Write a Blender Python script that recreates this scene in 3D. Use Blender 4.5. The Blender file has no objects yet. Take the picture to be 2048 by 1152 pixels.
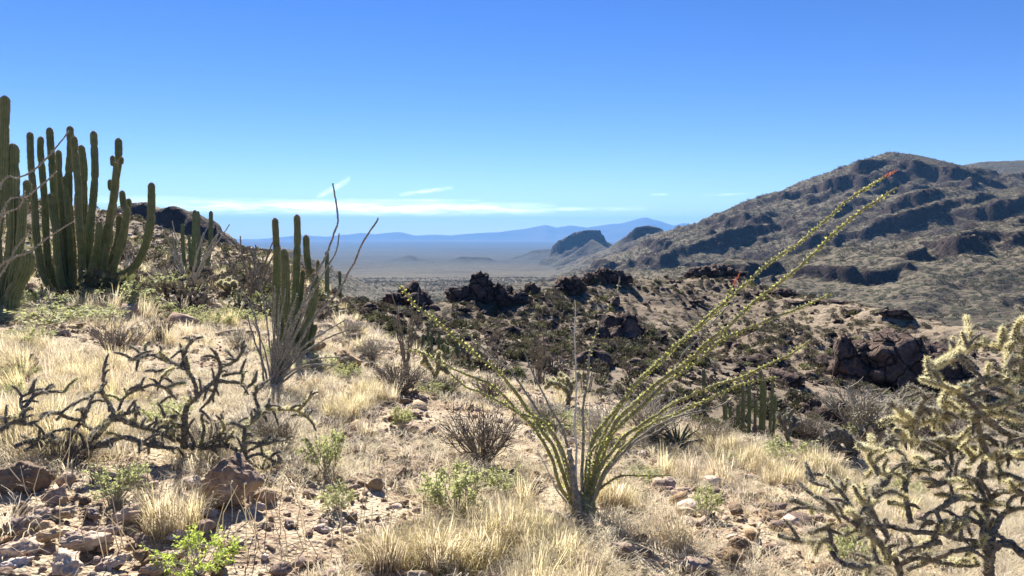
import bpy, bmesh, math, random
import numpy as np
from mathutils import Vector, Matrix
R = math.radians
PI = math.pi
rng = np.random.default_rng(7)
random.seed(7)

# ------------------------------------------------------------------ camera
EYE = 1.6
FPX = 1479.0                      # focal length in photo pixels (2048 wide)
PITCH = math.atan((576 - 465) / FPX)
sc = bpy.context.scene
COL = sc.collection
cam_d = bpy.data.cameras.new('camera')
cam_d.sensor_width = 36.0
cam_d.lens = 26.0
cam_d.clip_start = 0.05
cam_d.clip_end = 90000.0
cam = bpy.data.objects.new('camera', cam_d)
cam.location = (0, 0, EYE)
cam.rotation_euler = (PI / 2 - PITCH, 0, 0)
COL.objects.link(cam)
sc.camera = cam

# ------------------------------------------------------------------ light
SUN_AZ, SUN_EL = R(-16), R(39)    # azimuth from +Y, positive to the right
sun_d = bpy.data.lights.new('sun', 'SUN')
sun_d.energy = 5.0
sun_d.angle = R(0.53)
sun_d.color = (1.0, 0.95, 0.87)
sun = bpy.data.objects.new('sun', sun_d)
sdir = Vector((math.sin(SUN_AZ) * math.cos(SUN_EL), math.cos(SUN_AZ) * math.cos(SUN_EL), math.sin(SUN_EL)))
sun.rotation_euler = (-sdir).to_track_quat('-Z', 'Y').to_euler()
sun.location = sdir * 50
COL.objects.link(sun)
sc.view_settings.view_transform = 'Standard'
sc.view_settings.look = 'None'
sc.view_settings.gamma = 1.0
sc.view_settings.exposure = EXPOSURE = 1.42
sc.view_settings.use_curve_mapping = False
sc.cycles.use_denoising = True
sc.cycles.max_bounces = 5
sc.cycles.diffuse_bounces = 2
sc.cycles.transmission_bounces = 3
sc.cycles.glossy_bounces = 1
sc.cycles.transparent_max_bounces = 6
sc.cycles.volume_bounces = 0

class NT:
    """small helper for node trees"""
    def __init__(s, tree): s.t = tree; s.t.nodes.clear()
    def n(s, typ, **kw):
        nd = s.t.nodes.new(typ)
        ins = kw.pop('ins', {})
        for k, v in kw.items(): setattr(nd, k, v)
        for k, v in ins.items(): s.set(nd, k, v)
        return nd
    def set(s, nd, k, v):
        sock = nd.inputs[k]
        if hasattr(v, 'is_output') or isinstance(v, bpy.types.NodeSocket): s.t.links.new(v, sock)
        else:
            if isinstance(v, (tuple, list)) and len(v) == 3 and sock.type == 'RGBA': v = (*v, 1)
            sock.default_value = v
    def m(s, op, a, b=None, c=None, clamp=False):
        nd = s.t.nodes.new('ShaderNodeMath'); nd.operation = op; nd.use_clamp = clamp
        for i, v in enumerate((a, b, c)):
            if v is not None: s.set(nd, i, v)
        return nd.outputs[0]
    def mix(s, fac, a, b, mode='MIX'):
        nd = s.t.nodes.new('ShaderNodeMix'); nd.data_type = 'RGBA'; nd.blend_type = mode
        s.set(nd, 0, fac); s.set(nd, 6, a); s.set(nd, 7, b)
        return nd.outputs[2]
    def noise(s, vec, scale, detail=4, rough=0.55, out=0, dist=0.0):
        nd = s.n('ShaderNodeTexNoise', ins={'Scale': scale, 'Detail': detail, 'Roughness': rough, 'Distortion': dist})
        if vec is not None: s.set(nd, 'Vector', vec)
        return nd.outputs[out]
    def ramp(s, fac, stops, interp='LINEAR'):
        nd = s.t.nodes.new('ShaderNodeValToRGB'); cr = nd.color_ramp; cr.interpolation = interp
        while len(cr.elements) < len(stops): cr.elements.new(0.5)
        for e, (p, c) in zip(cr.elements, stops):
            e.position = p
            e.color = (c, c, c, 1) if isinstance(c, (int, float)) else (*c, 1)
        s.set(nd, 0, fac)
        return nd.outputs[0]

# ------------------------------------------------------------------ sky
world = bpy.data.worlds.new('World'); sc.world = world; world.use_nodes = True
w = NT(world.node_tree)
sky = w.n('ShaderNodeTexSky', sky_type='NISHITA', sun_disc=False, sun_elevation=SUN_EL, sun_rotation=SUN_AZ,
          altitude=1800, air_density=0.85, dust_density=0.0, ozone_density=2.6)
tc = w.n('ShaderNodeTexCoord').outputs['Generated']
sx = w.n('ShaderNodeSeparateXYZ', ins={0: tc})
az = w.m('ARCTAN2', sx.outputs[0], sx.outputs[1]); el = w.m('ARCSINE', sx.outputs[2])
def vec2(a, b, c=0.0):
    return w.n('ShaderNodeCombineXYZ', ins={0: a, 1: b, 2: c}).outputs[0]
warp = w.noise(vec2(w.m('MULTIPLY', az, 9), w.m('MULTIPLY', el, 30)), 1.0, 3)
def streak(ac, ec, ha, he, slope, stretch, amt, lo=0.35, hi=0.65):
    e2 = w.m('SUBTRACT', w.m('SUBTRACT', el, ec), w.m('MULTIPLY', w.m('SUBTRACT', az, ac), slope))
    e2 = w.m('ADD', e2, w.m('MULTIPLY', w.m('SUBTRACT', warp, 0.5), he * 0.9))
    be = w.m('POWER', w.m('SUBTRACT', 1.0, w.m('DIVIDE', w.m('ABSOLUTE', e2), he), clamp=True), 1.2)
    ba = w.m('POWER', w.m('SUBTRACT', 1.0, w.m('DIVIDE', w.m('ABSOLUTE', w.m('SUBTRACT', az, ac)), ha), clamp=True), 0.45)
    nz = w.noise(vec2(w.m('MULTIPLY', az, stretch), w.m('MULTIPLY', e2, stretch * 9)), 1.0, 6, 0.6)
    nz = w.n('ShaderNodeMapRange', ins={0: nz, 1: lo, 2: hi}).outputs[0]
    return w.m('MULTIPLY', w.m('MULTIPLY', be, ba), w.m('MULTIPLY', nz, amt))
cl = streak(-0.19, 0.0315, 0.25, 0.0105, 0.0, 17, 1.15, 0.33, 0.62)
for args in ((-0.30, 0.037, 0.25, 0.008, 0.0, 10, 0.5), (0.06, 0.0315, 0.12, 0.004, 0.0, 20, 0.4), (-0.235, 0.058, 0.022, 0.0055, 0.55, 70, 0.6, 0.35, 0.7),
             (-0.115, 0.0545, 0.036, 0.0036, 0.14, 60, 0.6, 0.35, 0.7), (-0.14, 0.042, 0.1, 0.0035, 0.0, 22, 0.35),
             (0.195, 0.05, 0.012, 0.002, 0.0, 40, 0.35), (0.28, 0.049, 0.03, 0.002, 0.0, 40, 0.2), (-0.9, 0.04, 0.3, 0.01, 0.0, 12, 0.8), (1.1, 0.05, 0.3, 0.01, 0.0, 12, 0.6)):
    cl = w.m('MAXIMUM', cl, streak(*args))
hs = w.n('ShaderNodeHueSaturation', ins={'Hue': 0.515, 'Saturation': 1.28, 'Value': 0.94, 'Color': sky.outputs[0]})
SKYS = 0.058
skyc = w.mix(w.m('MINIMUM', cl, 1.0), hs.outputs[0], (26, 27, 28))
bg = w.n('ShaderNodeBackground', ins={'Color': skyc, 'Strength': SKYS})
wo = w.n('ShaderNodeOutputWorld', ins={'Surface': bg.outputs[0]})

# ------------------------------------------------------------------ numpy helpers
def _h(ix, iy, iz, seed):
    h = (ix * 374761393 + iy * 668265263 + iz * 2147483647 + seed * 974634777) & 0xFFFFFFFF
    h = ((h ^ (h >> 13)) * 1274126177) & 0xFFFFFFFF
    h = ((h ^ (h >> 16)) * 2246822519) & 0xFFFFFFFF
    return ((h ^ (h >> 15)) & 0xFFFFFF) / float(0xFFFFFF)
def noise2(x, y, seed=0):
    x = np.asarray(x, float); y = np.asarray(y, float)
    ix = np.floor(x).astype(np.int64); iy = np.floor(y).astype(np.int64)
    fx = x - ix; fy = y - iy
    ux = fx * fx * fx * (fx * (fx * 6 - 15) + 10); uy = fy * fy * fy * (fy * (fy * 6 - 15) + 10)
    z = np.zeros_like(ix)
    a = _h(ix, iy, z, seed); b = _h(ix + 1, iy, z, seed); c = _h(ix, iy + 1, z, seed); d = _h(ix + 1, iy + 1, z, seed)
    return (a + (b - a) * ux) * (1 - uy) + (c + (d - c) * ux) * uy - 0.5
def fbm2(x, y, oct=5, seed=0, gain=0.5, ridged=False):
    s = 0; a = 1.0; f = 1.0
    for o in range(oct):
        n = noise2(x * f + 17.3 * o, y * f - 9.1 * o, seed + o)
        if ridged: n = 0.5 - 2 * np.abs(n)
        s = s + a * n; a *= gain; f *= 2.03
    return s
def noise3(p, seed=0):
    i = np.floor(p).astype(np.int64); f = p - i
    u = f * f * (3 - 2 * f); r = 0
    for dx in (0, 1):
        for dy in (0, 1):
            for dz in (0, 1):
                wt = (u[:, 0] if dx else 1 - u[:, 0]) * (u[:, 1] if dy else 1 - u[:, 1]) * (u[:, 2] if dz else 1 - u[:, 2])
                r = r + wt * _h(i[:, 0] + dx, i[:, 1] + dy, i[:, 2] + dz, seed)
    return r - 0.5
def fbm3(p, oct=4, seed=0, gain=0.5):
    s = 0; a = 1.0; f = 1.0
    for o in range(oct):
        s = s + a * noise3(p * f + 11.7 * o, seed + o); a *= gain; f *= 2.07
    return s
def sstep(a, b, x):
    t = np.clip((x - a) / (b - a), 0, 1); return t * t * (3 - 2 * t)
def smax(a, b, k):
    h = np.clip(0.5 + 0.5 * (a - b) / k, 0, 1); return b + (a - b) * h + k * h * (1 - h)
def smin(a, b, k): return -smax(-a, -b, k)

CP, SP = math.cos(PITCH), math.sin(PITCH)
def pix(px, py, d):
    """photo pixel at forward distance d (along +Y) -> world point"""
    u = (px - 1024) / FPX; v = (py - 576) / FPX
    dy = CP - v * SP; dz = -v * CP - SP
    return Vector((u / dy * d, d, EYE + dz / dy * d))
def slope_of(py):
    v = (py - 576) / FPX
    return (-v * CP - SP) / (CP - v * SP)

# ------------------------------------------------------------------ terrain height
CREST_PX = np.array([-3000, 500, 560, 640, 700, 740, 850, 1000, 1200, 1500, 1700, 2048, 3500])
CREST_Y = np.array([90, 80, 60, 27, 16.5, 13.5, 10.6, 9.6, 8.9, 7.6, 7.8, 8.6, 12])
def poly(pts):   # [(px, py, dist)] -> N x 3 world points
    return np.array([tuple(pix(*p)) for p in pts])
def ridge(x, y, P, front, back, wob=0.0):
    """height of a ridge line P; front/back are [(dist, drop)] profiles"""
    f = np.array(front, float); k = np.array(back, float)
    def fall(d, q): return np.interp(d, q[:, 0], q[:, 1]) + np.maximum(d - q[-1, 0], 0) * (q[-1, 1] - q[-2, 1]) / (q[-1, 0] - q[-2, 0])
    best = np.full(x.shape, 1e18); segs = []
    for a, b in zip(P[:-1], P[1:]):
        dx, dy = b[0] - a[0], b[1] - a[1]; L2 = dx * dx + dy * dy
        t = np.clip(((x - a[0]) * dx + (y - a[1]) * dy) / L2, 0, 1)
        cx, cy = a[0] + t * dx, a[1] + t * dy
        qx, qy = x - cx, y - cy
        d = np.sqrt(qx * qx + qy * qy)
        sd = np.clip(0.5 - 0.9 * (qx * cx + qy * cy) / (d * np.hypot(cx, cy) + 1e-6), 0, 1)
        segs.append((d, a[2] + t * (b[2] - a[2]), sd)); best = np.minimum(best, d)
    zs = 0; ws = 0; ss = 0
    for d, zz, sd in segs:
        wt = np.exp(-np.minimum((d - best) / (0.10 * best + 1e-3 * abs(P[0][1]) + 0.05), 60))
        zs = zs + wt * zz; ss = ss + wt * sd; ws = ws + wt
    z = zs / ws; sd = ss / ws
    return z - (sd * fall(best, f) + (1 - sd) * fall(best, k)), best
LEFT_HILL = poly([(-900, 250, 60), (-300, 330, 60), (60, 388, 60), (200, 412, 60), (300, 446, 58), (400, 486, 55), (480, 518, 50), (560, 546, 45), (640, 578, 42), (740, 618, 45), (815, 660, 56)])
LEFT_ROCKS = poly([(-200, 380, 230), (200, 425, 225), (270, 404, 220), (300, 403, 220), (318, 418, 218), (342, 411, 216), (362, 419, 215), (400, 432, 214), (440, 448, 212), (464, 472, 212), (480, 492, 215), (530, 530, 220)])
LEFT_FAR = poly([(300, 470, 760), (480, 492, 740), (560, 500, 720), (580, 498, 720), (612, 513, 720), (650, 530, 720), (700, 552, 730), (780, 590, 760)])
MID_RIDGE = poly([(815, 640, 58), (890, 618, 60), (970, 606, 62), (1060, 592, 65), (1140, 572, 70), (1240, 561, 76), (1340, 559, 80), (1430, 541, 82), (1500, 562, 78), (1600, 597, 70), (1700, 612, 64), (1800, 636, 58), (1900, 652, 54), (2048, 668, 50), (2400, 690, 46)])
MOUNT = poly([(1190, 512, 2000), (1240, 492, 1850), (1262, 482, 1780), (1290, 474, 1730), (1335, 462, 1640), (1375, 452, 1500), (1440, 436, 1350), (1500, 415, 1250), (1560, 393, 1150), (1620, 371, 1080), (1690, 336, 1000), (1740, 315, 960), (1780, 303, 940), (1830, 309, 930), (1880, 320, 930), (1930, 345, 940), (2000, 378, 960), (2150, 400, 980)])
SHOULDER = poly([(1560, 505, 800), (1640, 470, 770), (1700, 436, 750), (1760, 402, 725), (1830, 379, 700), (1900, 373, 690), (1960, 384, 690), (2048, 372, 680), (2200, 345, 670), (2700, 320, 660)])
SPUR = poly([(1330, 540, 520), (1420, 528, 470), (1520, 512, 440), (1640, 500, 430), (1760, 482, 430), (1900, 466, 430), (2048, 452, 430), (2500, 420, 430)])
BACK_HILL = poly([(1880, 350, 1600), (1920, 331, 1550), (1965, 323, 1500), (2048, 320, 1480), (2300, 300, 1450), (2900, 290, 1450)])
BUTTE = poly([(1112, 492, 2450), (1128, 474, 2430), (1146, 464, 2420), (1172, 460, 2410), (1197, 459, 2400)])
KNOB = poly([(1266, 462, 1650), (1274, 453, 1645), (1296, 450, 1640), (1318, 455, 1630)])
CLIFFS = []
BUTTE_CONE = poly([(1150, 505, 2200), (1184, 479, 2230), (1215, 497, 2150)])
MESAS = [(poly([(796, 516, 3000), (818, 509, 3000), (838, 516, 3000)]), [(0, 0), (60, 14), (200, 30)]),
         (poly([(910, 517, 2850), (922, 513, 2850), (976, 514, 2850), (984, 518, 2850)]), [(0, 0), (25, 10), (200, 26)]),
         (poly([(1038, 511, 3250), (1068, 499, 3250), (1098, 498, 3250)]), [(0, 0), (40, 14), (260, 45)])]
FAR_PX = [(-1500, 440), (-600, 452), (200, 478), (400, 482), (470, 481), (520, 478), (560, 474), (610, 470), (650, 473), (690, 469), (722, 466), (750, 468), (800, 463), (832, 471), (870, 468), (905, 470), (940, 467), (1000, 463), (1050, 457), (1092, 449), (1112, 455), (1140, 450), (1175, 454), (1210, 449), (1240, 446), (1262, 441), (1290, 434), (1322, 443), (1346, 450), (1366, 446), (1400, 452), (1480, 440), (1700, 440), (2100, 450), (3500, 440)]
VALLEY_R = np.log(np.array([1, 40, 100, 200, 500, 1100, 2500, 6000, 12000, 30000.]))
VALLEY_Z = np.array([-9.0, -9.2, -16, -27, -47, -70, -107, -139, -160, -166.])
def height(x, y, detail=True):
    x = np.asarray(x, float); y = np.asarray(y, float)
    r = np.hypot(x, y) + 1e-6
    ys = np.maximum(y, 0.35 * r)                        # keep angles sane beside and behind the camera
    px = 1024 + FPX * x / ys * CP
    # near hillside: one plane, cut by the crest
    zn = -0.137 * np.clip(x, -80, 80) - 0.05 * np.clip(y, -60, 200)
    yc = np.interp(px, CREST_PX, CREST_Y)
    over = np.maximum(r * np.clip(ys / r, 0.5, 1) - yc, 0)
    zn = zn - (np.sqrt(over * over + 2.0) - math.sqrt(2.0)) * 0.30
    if detail:
        zn = zn + 0.10 * fbm2(x * 0.45, y * 0.45, 4, 3) * sstep(1.5, 6, r) + 0.5 * fbm2(x * 0.06, y * 0.06, 3, 9) * sstep(10, 40, r)
    z = np.interp(np.log(r), VALLEY_R, VALLEY_Z)
    n1 = fbm2(x / 160, y / 160, 6, 21); n2 = fbm2(x / 22, y / 22, 5, 31); n4 = fbm2(x / 420, y / 420, 6, 61, ridged=True) - 0.45
    z = z + n1 * np.clip(r * 0.005, 0.5, 5) * (1 - sstep(3000, 6000, r) * 0.9)
    zh, d = ridge(x, y, LEFT_HILL, [(0, 0), (20, 1.6), (60, 9)], [(0, 0), (30, 9), (80, 30)])
    zn = smax(zn, zh + n2 * 0.5 * sstep(15, 40, r) - 0.3, 0.5)
    z = smax(z, zn, 0.6)
    zm, d = ridge(x, y, MID_RIDGE, [(0, 0), (4, 0.9), (40, 8.5), (80, 22)], [(0, 0), (20, 5), (80, 26)])
    zm = zm + n2 * 2.4 * sstep(0, 10, d) + fbm2(x / 7, y / 7, 5, 77, 0.6) * 1.1
    z = smax(z, zm, 0.8)
    far = r > 110
    if far.any():
        X, Y, Z, N1, N2, N4 = x[far], y[far], z[far], n1[far], n2[far], n4[far]
        RR = r[far]
        zl, d = ridge(X + 7 * fbm2(X / 9, Y / 9, 4, 311), Y + 7 * fbm2(X / 9 + 5, Y / 9, 4, 312), LEFT_ROCKS, [(0, 0), (8, 7), (20, 11), (80, 32)], [(0, 0), (60, 25)])
        Z = smax(Z, zl + N2 * 2.2 * sstep(0, 12, d), 1.5)
        zl, d = ridge(X, Y, LEFT_FAR, [(0, 0), (100, 24), (300, 60)], [(0, 0), (100, 30)])
        Z = smax(Z, zl + N1 * 8 * sstep(0, 40, d), 4)
        def strata(zz, spacing, amp, dip, seed):
            """benches and cliffs along gently dipping beds"""
            q = (zz + dip * X + 34 * fbm2(X / 230, Y / 230, 5, seed)) / spacing
            fq = q - np.floor(q)
            st = np.clip((fq - 0.40) / 0.16, 0, 1)
            msk = sstep(0.08, 0.42, fbm2(X / 120, Y / 120, 4, seed + 5) + 0.06)
            return (st - fq) * spacing * amp * msk
        zl, d = ridge(X, Y, MOUNT, [(0, 0), (60, 18), (160, 56), (330, 112), (600, 190), (1500, 420)], [(0, 0), (100, 30), (600, 200)])
        g = sstep(0, 120, d)
        N5 = fbm2(X / 75, Y / 75, 5, 171, ridged=True) - 0.35
        zl = zl + N4 * 34 * g + N1 * 12 * g + N2 * 4.5 * sstep(5, 60, d) + N5 * 13 * g
        zl = zl + strata(zl, 34, 0.35, 0.09, 101) * sstep(15, 70, d)
        zs, d = ridge(X, Y, SHOULDER, [(0, 0), (40, 10), (150, 44), (400, 118), (800, 230)], [(0, 0), (80, 14), (300, 60)])
        zs = zs + N4 * 12 * sstep(0, 100, d) + N1 * 9 * sstep(0, 60, d) + N2 * 4 * sstep(0, 30, d) + N5 * 10 * sstep(0, 60, d)
        zs = zs + strata(zs, 26, 0.4, 0.1, 131) * sstep(10, 50, d)
        zp, d = ridge(X, Y, SPUR, [(0, 0), (120, 20), (260, 42), (500, 90)], [(0, 0), (100, 14), (300, 60)])
        zp = zp + N1 * 9 * sstep(0, 80, d) + N2 * 3.5 + N5 * 6
        zp = zp + strata(zp, 15, 0.4, 0.08, 151) * sstep(0, 40, d)
        zb, d = ridge(X, Y, BACK_HILL, [(0, 0), (100, 30), (400, 110)], [(0, 0), (300, 100)])
        zb = zb + N4 * 14 * sstep(0, 150, d)
        Z = smax(Z, smax(smax(zl, zs, 5), smax(zp, zb, 4), 5), 5)
        zu, d = ridge(X + 22 * fbm2(X / 35, Y / 35, 4, 321), Y + 22 * fbm2(X / 35 + 5, Y / 35, 4, 322), BUTTE, [(0, 0), (7, 2), (18, 38), (44, 54), (80, 70), (260, 135)], [(0, 0), (8, 3), (22, 40), (120, 110)])
        zu = zu + N2 * 5 * sstep(2, 25, d) + N4 * 8 * sstep(30, 160, d) + N5 * 9 * sstep(8, 50, d)
        zk, d = ridge(X, Y, KNOB, [(0, 0), (7, 2), (18, 28), (60, 46), (260, 120)], [(0, 0), (20, 12), (120, 80)])
        zu = smax(zu, zk + N2 * 4 * sstep(2, 25, d) + N5 * 6 * sstep(8, 50, d), 2)
        zc, d = ridge(X, Y, BUTTE_CONE, [(0, 0), (100, 45), (300, 105)], [(0, 0), (100, 50)])
        zc = zc + N2 * 3 + N4 * 8 * sstep(0, 80, d)
        Z = smax(Z, smax(zu, zc, 3), 6)
        if CLIFFS:
            wx = X + 26 * fbm2(X / 30, Y / 30, 4, 301); wy = Y + 26 * fbm2(X / 30 + 7, Y / 30, 4, 302)
            for P, hh in CLIFFS:
                zl, d = ridge(wx, wy, P, [(0, 0), (4, 1), (11, hh), (22, hh + 6), (80, hh + 50)], [(0, 0), (20, 2), (60, 16), (160, 70)])
                near = d < 260
                Z = np.where(near, smax(Z, zl + N2 * 4 + N5 * 3, 2.5), Z)
        for P, prof in MESAS:
            zl, d = ridge(X, Y, P, prof, prof)
            Z = smax(Z, zl + N2 * 1.5, 4)
        FD = 15800.
        ff = RR > 9000
        if ff.any():
            fp = np.array(FAR_PX); ang = np.interp(px[far][ff], fp[:, 0], [slope_of(v) for v in fp[:, 1]])
            top = ang * 17200 + EYE
            dd = np.abs(RR[ff] * np.clip(ys[far][ff] / RR[ff], 0.45, 1) - 17200)
            n = fbm2(X[ff] / 1500, Y[ff] / 1500, 6, 201, ridged=True)
            zf = top - dd * np.where(dd < 900, 0.22, 0.16) - np.maximum(0, 0.35 - n) * 150 * sstep(60, 700, dd) + fbm2(X[ff] / 300, Y[ff] / 300, 3, 3) * 14
            q = Z[ff]; Z[ff] = smax(q, zf, 8)
        z = z.copy(); z[far] = Z
    return z
def lift(pts, hh):
    """a cliff edge: pixels dropped on the slope, raised by hh metres"""
    out = []
    r = np.exp(np.linspace(math.log(340), math.log(2500), 420))
    for px, py in pts:
        u = (px - 1024) / FPX / (CP - (py - 576) / FPX * SP); h_ = height(u * r, r); ray = EYE + slope_of(py) * r
        k = int(np.argmax(h_ > ray)); 
        if h_[k] > ray[k]: out.append((u * r[k], r[k], h_[k] + hh * 0.72))
    return np.array(out), hh * 1.25
_c = [lift(p, h_) for p, h_ in (([(1578, 398), (1620, 388), (1665, 372), (1715, 362)], 13), ([(1735, 336), (1790, 330), (1850, 336), (1900, 350)], 11), ([(1470, 484), (1520, 470), (1570, 462), (1612, 452)], 12), ([(1330, 520), (1380, 508), (1425, 490)], 9),
      ([(1690, 480), (1745, 455), (1800, 442), (1870, 425), (1960, 402)], 12), ([(1820, 512), (1880, 496), (1950, 488), (2040, 462), (2120, 450)], 9), ([(1475, 552), (1520, 542), (1560, 538)], 7), ([(1600, 496), (1640, 470), (1668, 440)], 12), ([(1755, 428), (1800, 405), (1830, 400)], 12), ([(1710, 548), (1760, 536)], 7), ([(1980, 430), (2048, 412), (2150, 400)], 11), ([(1420, 462), (1480, 445)], 8))]
CLIFFS += [c for c in _c if len(c[0]) > 1]
def gz(x, y):
    return float(height(np.array([x]), np.array([y]))[0])

# ------------------------------------------------------------------ object helpers
def link(name, me, parent=None, loc=None):
    o = bpy.data.objects.new(name, me); COL.objects.link(o)
    if parent is not None: o.parent = parent
    if loc is not None: o.location = loc
    return o
def tag(o, label=None, cat=None, group=None, kind=None):
    if label: o['label'] = label
    if cat: o['category'] = cat
    if group: o['group'] = group
    if kind: o['kind'] = kind
    return o
def thing(name, loc, label, cat, group=None):
    o = bpy.data.objects.new(name, None); o.empty_display_size = 0.2
    COL.objects.link(o); o.location = loc
    return tag(o, label, cat, group)
def np_mesh(name, V, F, mat, smooth=False):
    """V Nx3, F list of / array of faces (tris or quads)"""
    me = bpy.data.meshes.new(name)
    V = np.asarray(V, np.float32)
    if isinstance(F, np.ndarray):
        k = F.shape[1]; nf = len(F)
        me.vertices.add(len(V)); me.vertices.foreach_set('co', V.ravel())
        me.loops.add(nf * k); me.loops.foreach_set('vertex_index', F.astype(np.int32).ravel())
        me.polygons.add(nf)
        me.polygons.foreach_set('loop_start', np.arange(0, nf * k, k, dtype=np.int32))
        me.update(calc_edges=True)
    else:
        me.from_pydata(V.tolist(), [], F); me.update()
    if smooth: me.polygons.foreach_set('use_smooth', np.ones(len(me.polygons), bool))
    for m_ in (mat if isinstance(mat, (list, tuple)) else [mat]): me.materials.append(m_)
    return me
class MB:
    def __init__(s): s.V = []; s.F = []; s.n = 0
    def add(s, V, F):
        V = np.asarray(V, float); F = np.asarray(F, np.int64)
        if F.shape[1] == 4: pass
        s.V.append(V); s.F.append((F + s.n)); s.n += len(V)
    def mesh(s, name, mat, off=(0, 0, 0), smooth=False):
        V = np.concatenate(s.V) - np.array(off)
        if len({f.shape[1] for f in s.F}) == 1: F = np.concatenate(s.F)
        else: F = [tuple(r) for f in s.F for r in f.tolist()]
        return np_mesh(name, V, F, mat, smooth)
    def build(s, name, mat, parent, off=(0, 0, 0), smooth=False):
        o = link(name, s.mesh(name, mat, off, smooth), parent)
        if name in ('spines', 'thorns', 'leaves', 'flowers'): o['kind'] = 'stuff'      # too fine to pick apart singly
        return o
def frames(P):
    """parallel transport frames along polyline P (N x 3)"""
    T = np.gradient(P, axis=0); T /= np.linalg.norm(T, axis=1)[:, None] + 1e-12
    a = np.array([0, 0, 1.]) if abs(T[0, 2]) < 0.9 else np.array([1., 0, 0])
    n = np.cross(T[0], a); n /= np.linalg.norm(n); N = [n]
    for i in range(1, len(P)):
        n = n - T[i] * n.dot(T[i]); n /= np.linalg.norm(n) + 1e-12; N.append(n)
    N = np.array(N); return T, N, np.cross(T, N)
def resample(P, step):
    P = np.asarray(P, float)
    # Catmull-Rom through the points, then even spacing
    Q = np.vstack([2 * P[0] - P[1], P, 2 * P[-1] - P[-2]]); out = []
    for i in range(1, len(Q) - 2):
        t = np.linspace(0, 1, 9)[:-1, None]
        a, b, c, d = Q[i - 1], Q[i], Q[i + 1], Q[i + 2]
        out.append(0.5 * ((2 * b) + (c - a) * t + (2 * a - 5 * b + 4 * c - d) * t ** 2 + (3 * b - a - 3 * c + d) * t ** 3))
    out = np.vstack(out + [P[-1:]])
    L = np.concatenate([[0], np.cumsum(np.linalg.norm(np.diff(out, axis=0), axis=1))])
    n = max(3, int(L[-1] / step) + 1); s = np.linspace(0, L[-1], n)
    return np.stack([np.interp(s, L, out[:, k]) for k in range(3)], 1), s
def tube(mb, P, rad, seg=6, cap=True, mod=None):
    """tube along P with radii rad; mod (N x seg) multiplies the radius"""
    P = np.asarray(P, float); n = len(P)
    T, N, B = frames(P)
    th = np.arange(seg) * 2 * PI / seg
    rr = np.asarray(rad, float)[:, None] * np.ones((1, seg))
    if mod is not None: rr = rr * mod
    V = P[:, None, :] + rr[:, :, None] * (np.cos(th)[None, :, None] * N[:, None, :] + np.sin(th)[None, :, None] * B[:, None, :])
    i = np.arange(n - 1)[:, None] * seg; j = np.arange(seg)[None, :]; j2 = (j + 1) % seg
    F = np.stack([i + j, i + j2, i + seg + j2, i + seg + j], -1).reshape(-1, 4)
    V = V.reshape(-1, 3)
    if cap:
        V = np.vstack([V, P[0], P[-1]]); c0, c1 = n * seg, n * seg + 1
        jj = np.arange(seg); e = (n - 1) * seg
        F = np.vstack([F, np.stack([jj * 0 + c0, (jj + 1) % seg, jj, jj * 0 + c0], 1), np.stack([jj * 0 + c1, e + jj, e + (jj + 1) % seg, jj * 0 + c1], 1)])
        # degenerate quads -> keep as triangles
        k = len(jj) * 2
        mb.add(V, F[:-k]); base = mb.n - len(V)
        mb.F.append(F[-k:, :3] + base)
    else: mb.add(V, F)
    return V

# ------------------------------------------------------------------ materials
MATS = {}
def material(name, fn):
    m_ = bpy.data.materials.new(name); m_.use_nodes = True
    t = NT(m_.node_tree); out = t.n('ShaderNodeOutputMaterial')
    fn(t, out); MATS[name] = m_
    return m_
def objco(t): return t.n('ShaderNodeTexCoord').outputs['Object']
def geo_pos(t): return t.n('ShaderNodeNewGeometry').outputs['Position']
def rnd(t): return t.n('ShaderNodeObjectInfo').outputs['Random']
def bsdf(t, out, col, rough=0.85, normal=None, trans=0.0, tcol=None, spec=0.25):
    p = t.n('ShaderNodeBsdfPrincipled', ins={'Base Color': col, 'Roughness': rough, 'Specular IOR Level': spec})
    if normal is not None: t.set(p, 'Normal', normal)
    sh = p.outputs[0]
    if trans > 0:
        tr = t.n('ShaderNodeBsdfTranslucent', ins={'Color': tcol if tcol is not None else col})
        sh = t.n('ShaderNodeMixShader', ins={0: trans, 1: sh, 2: tr.outputs[0]}).outputs[0]
    t.set(out, 'Surface', sh)
def bump(t, h, dist, strength=1.0):
    return t.n('ShaderNodeBump', ins={'Height': h, 'Distance': dist, 'Strength': strength}).outputs[0]
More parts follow.
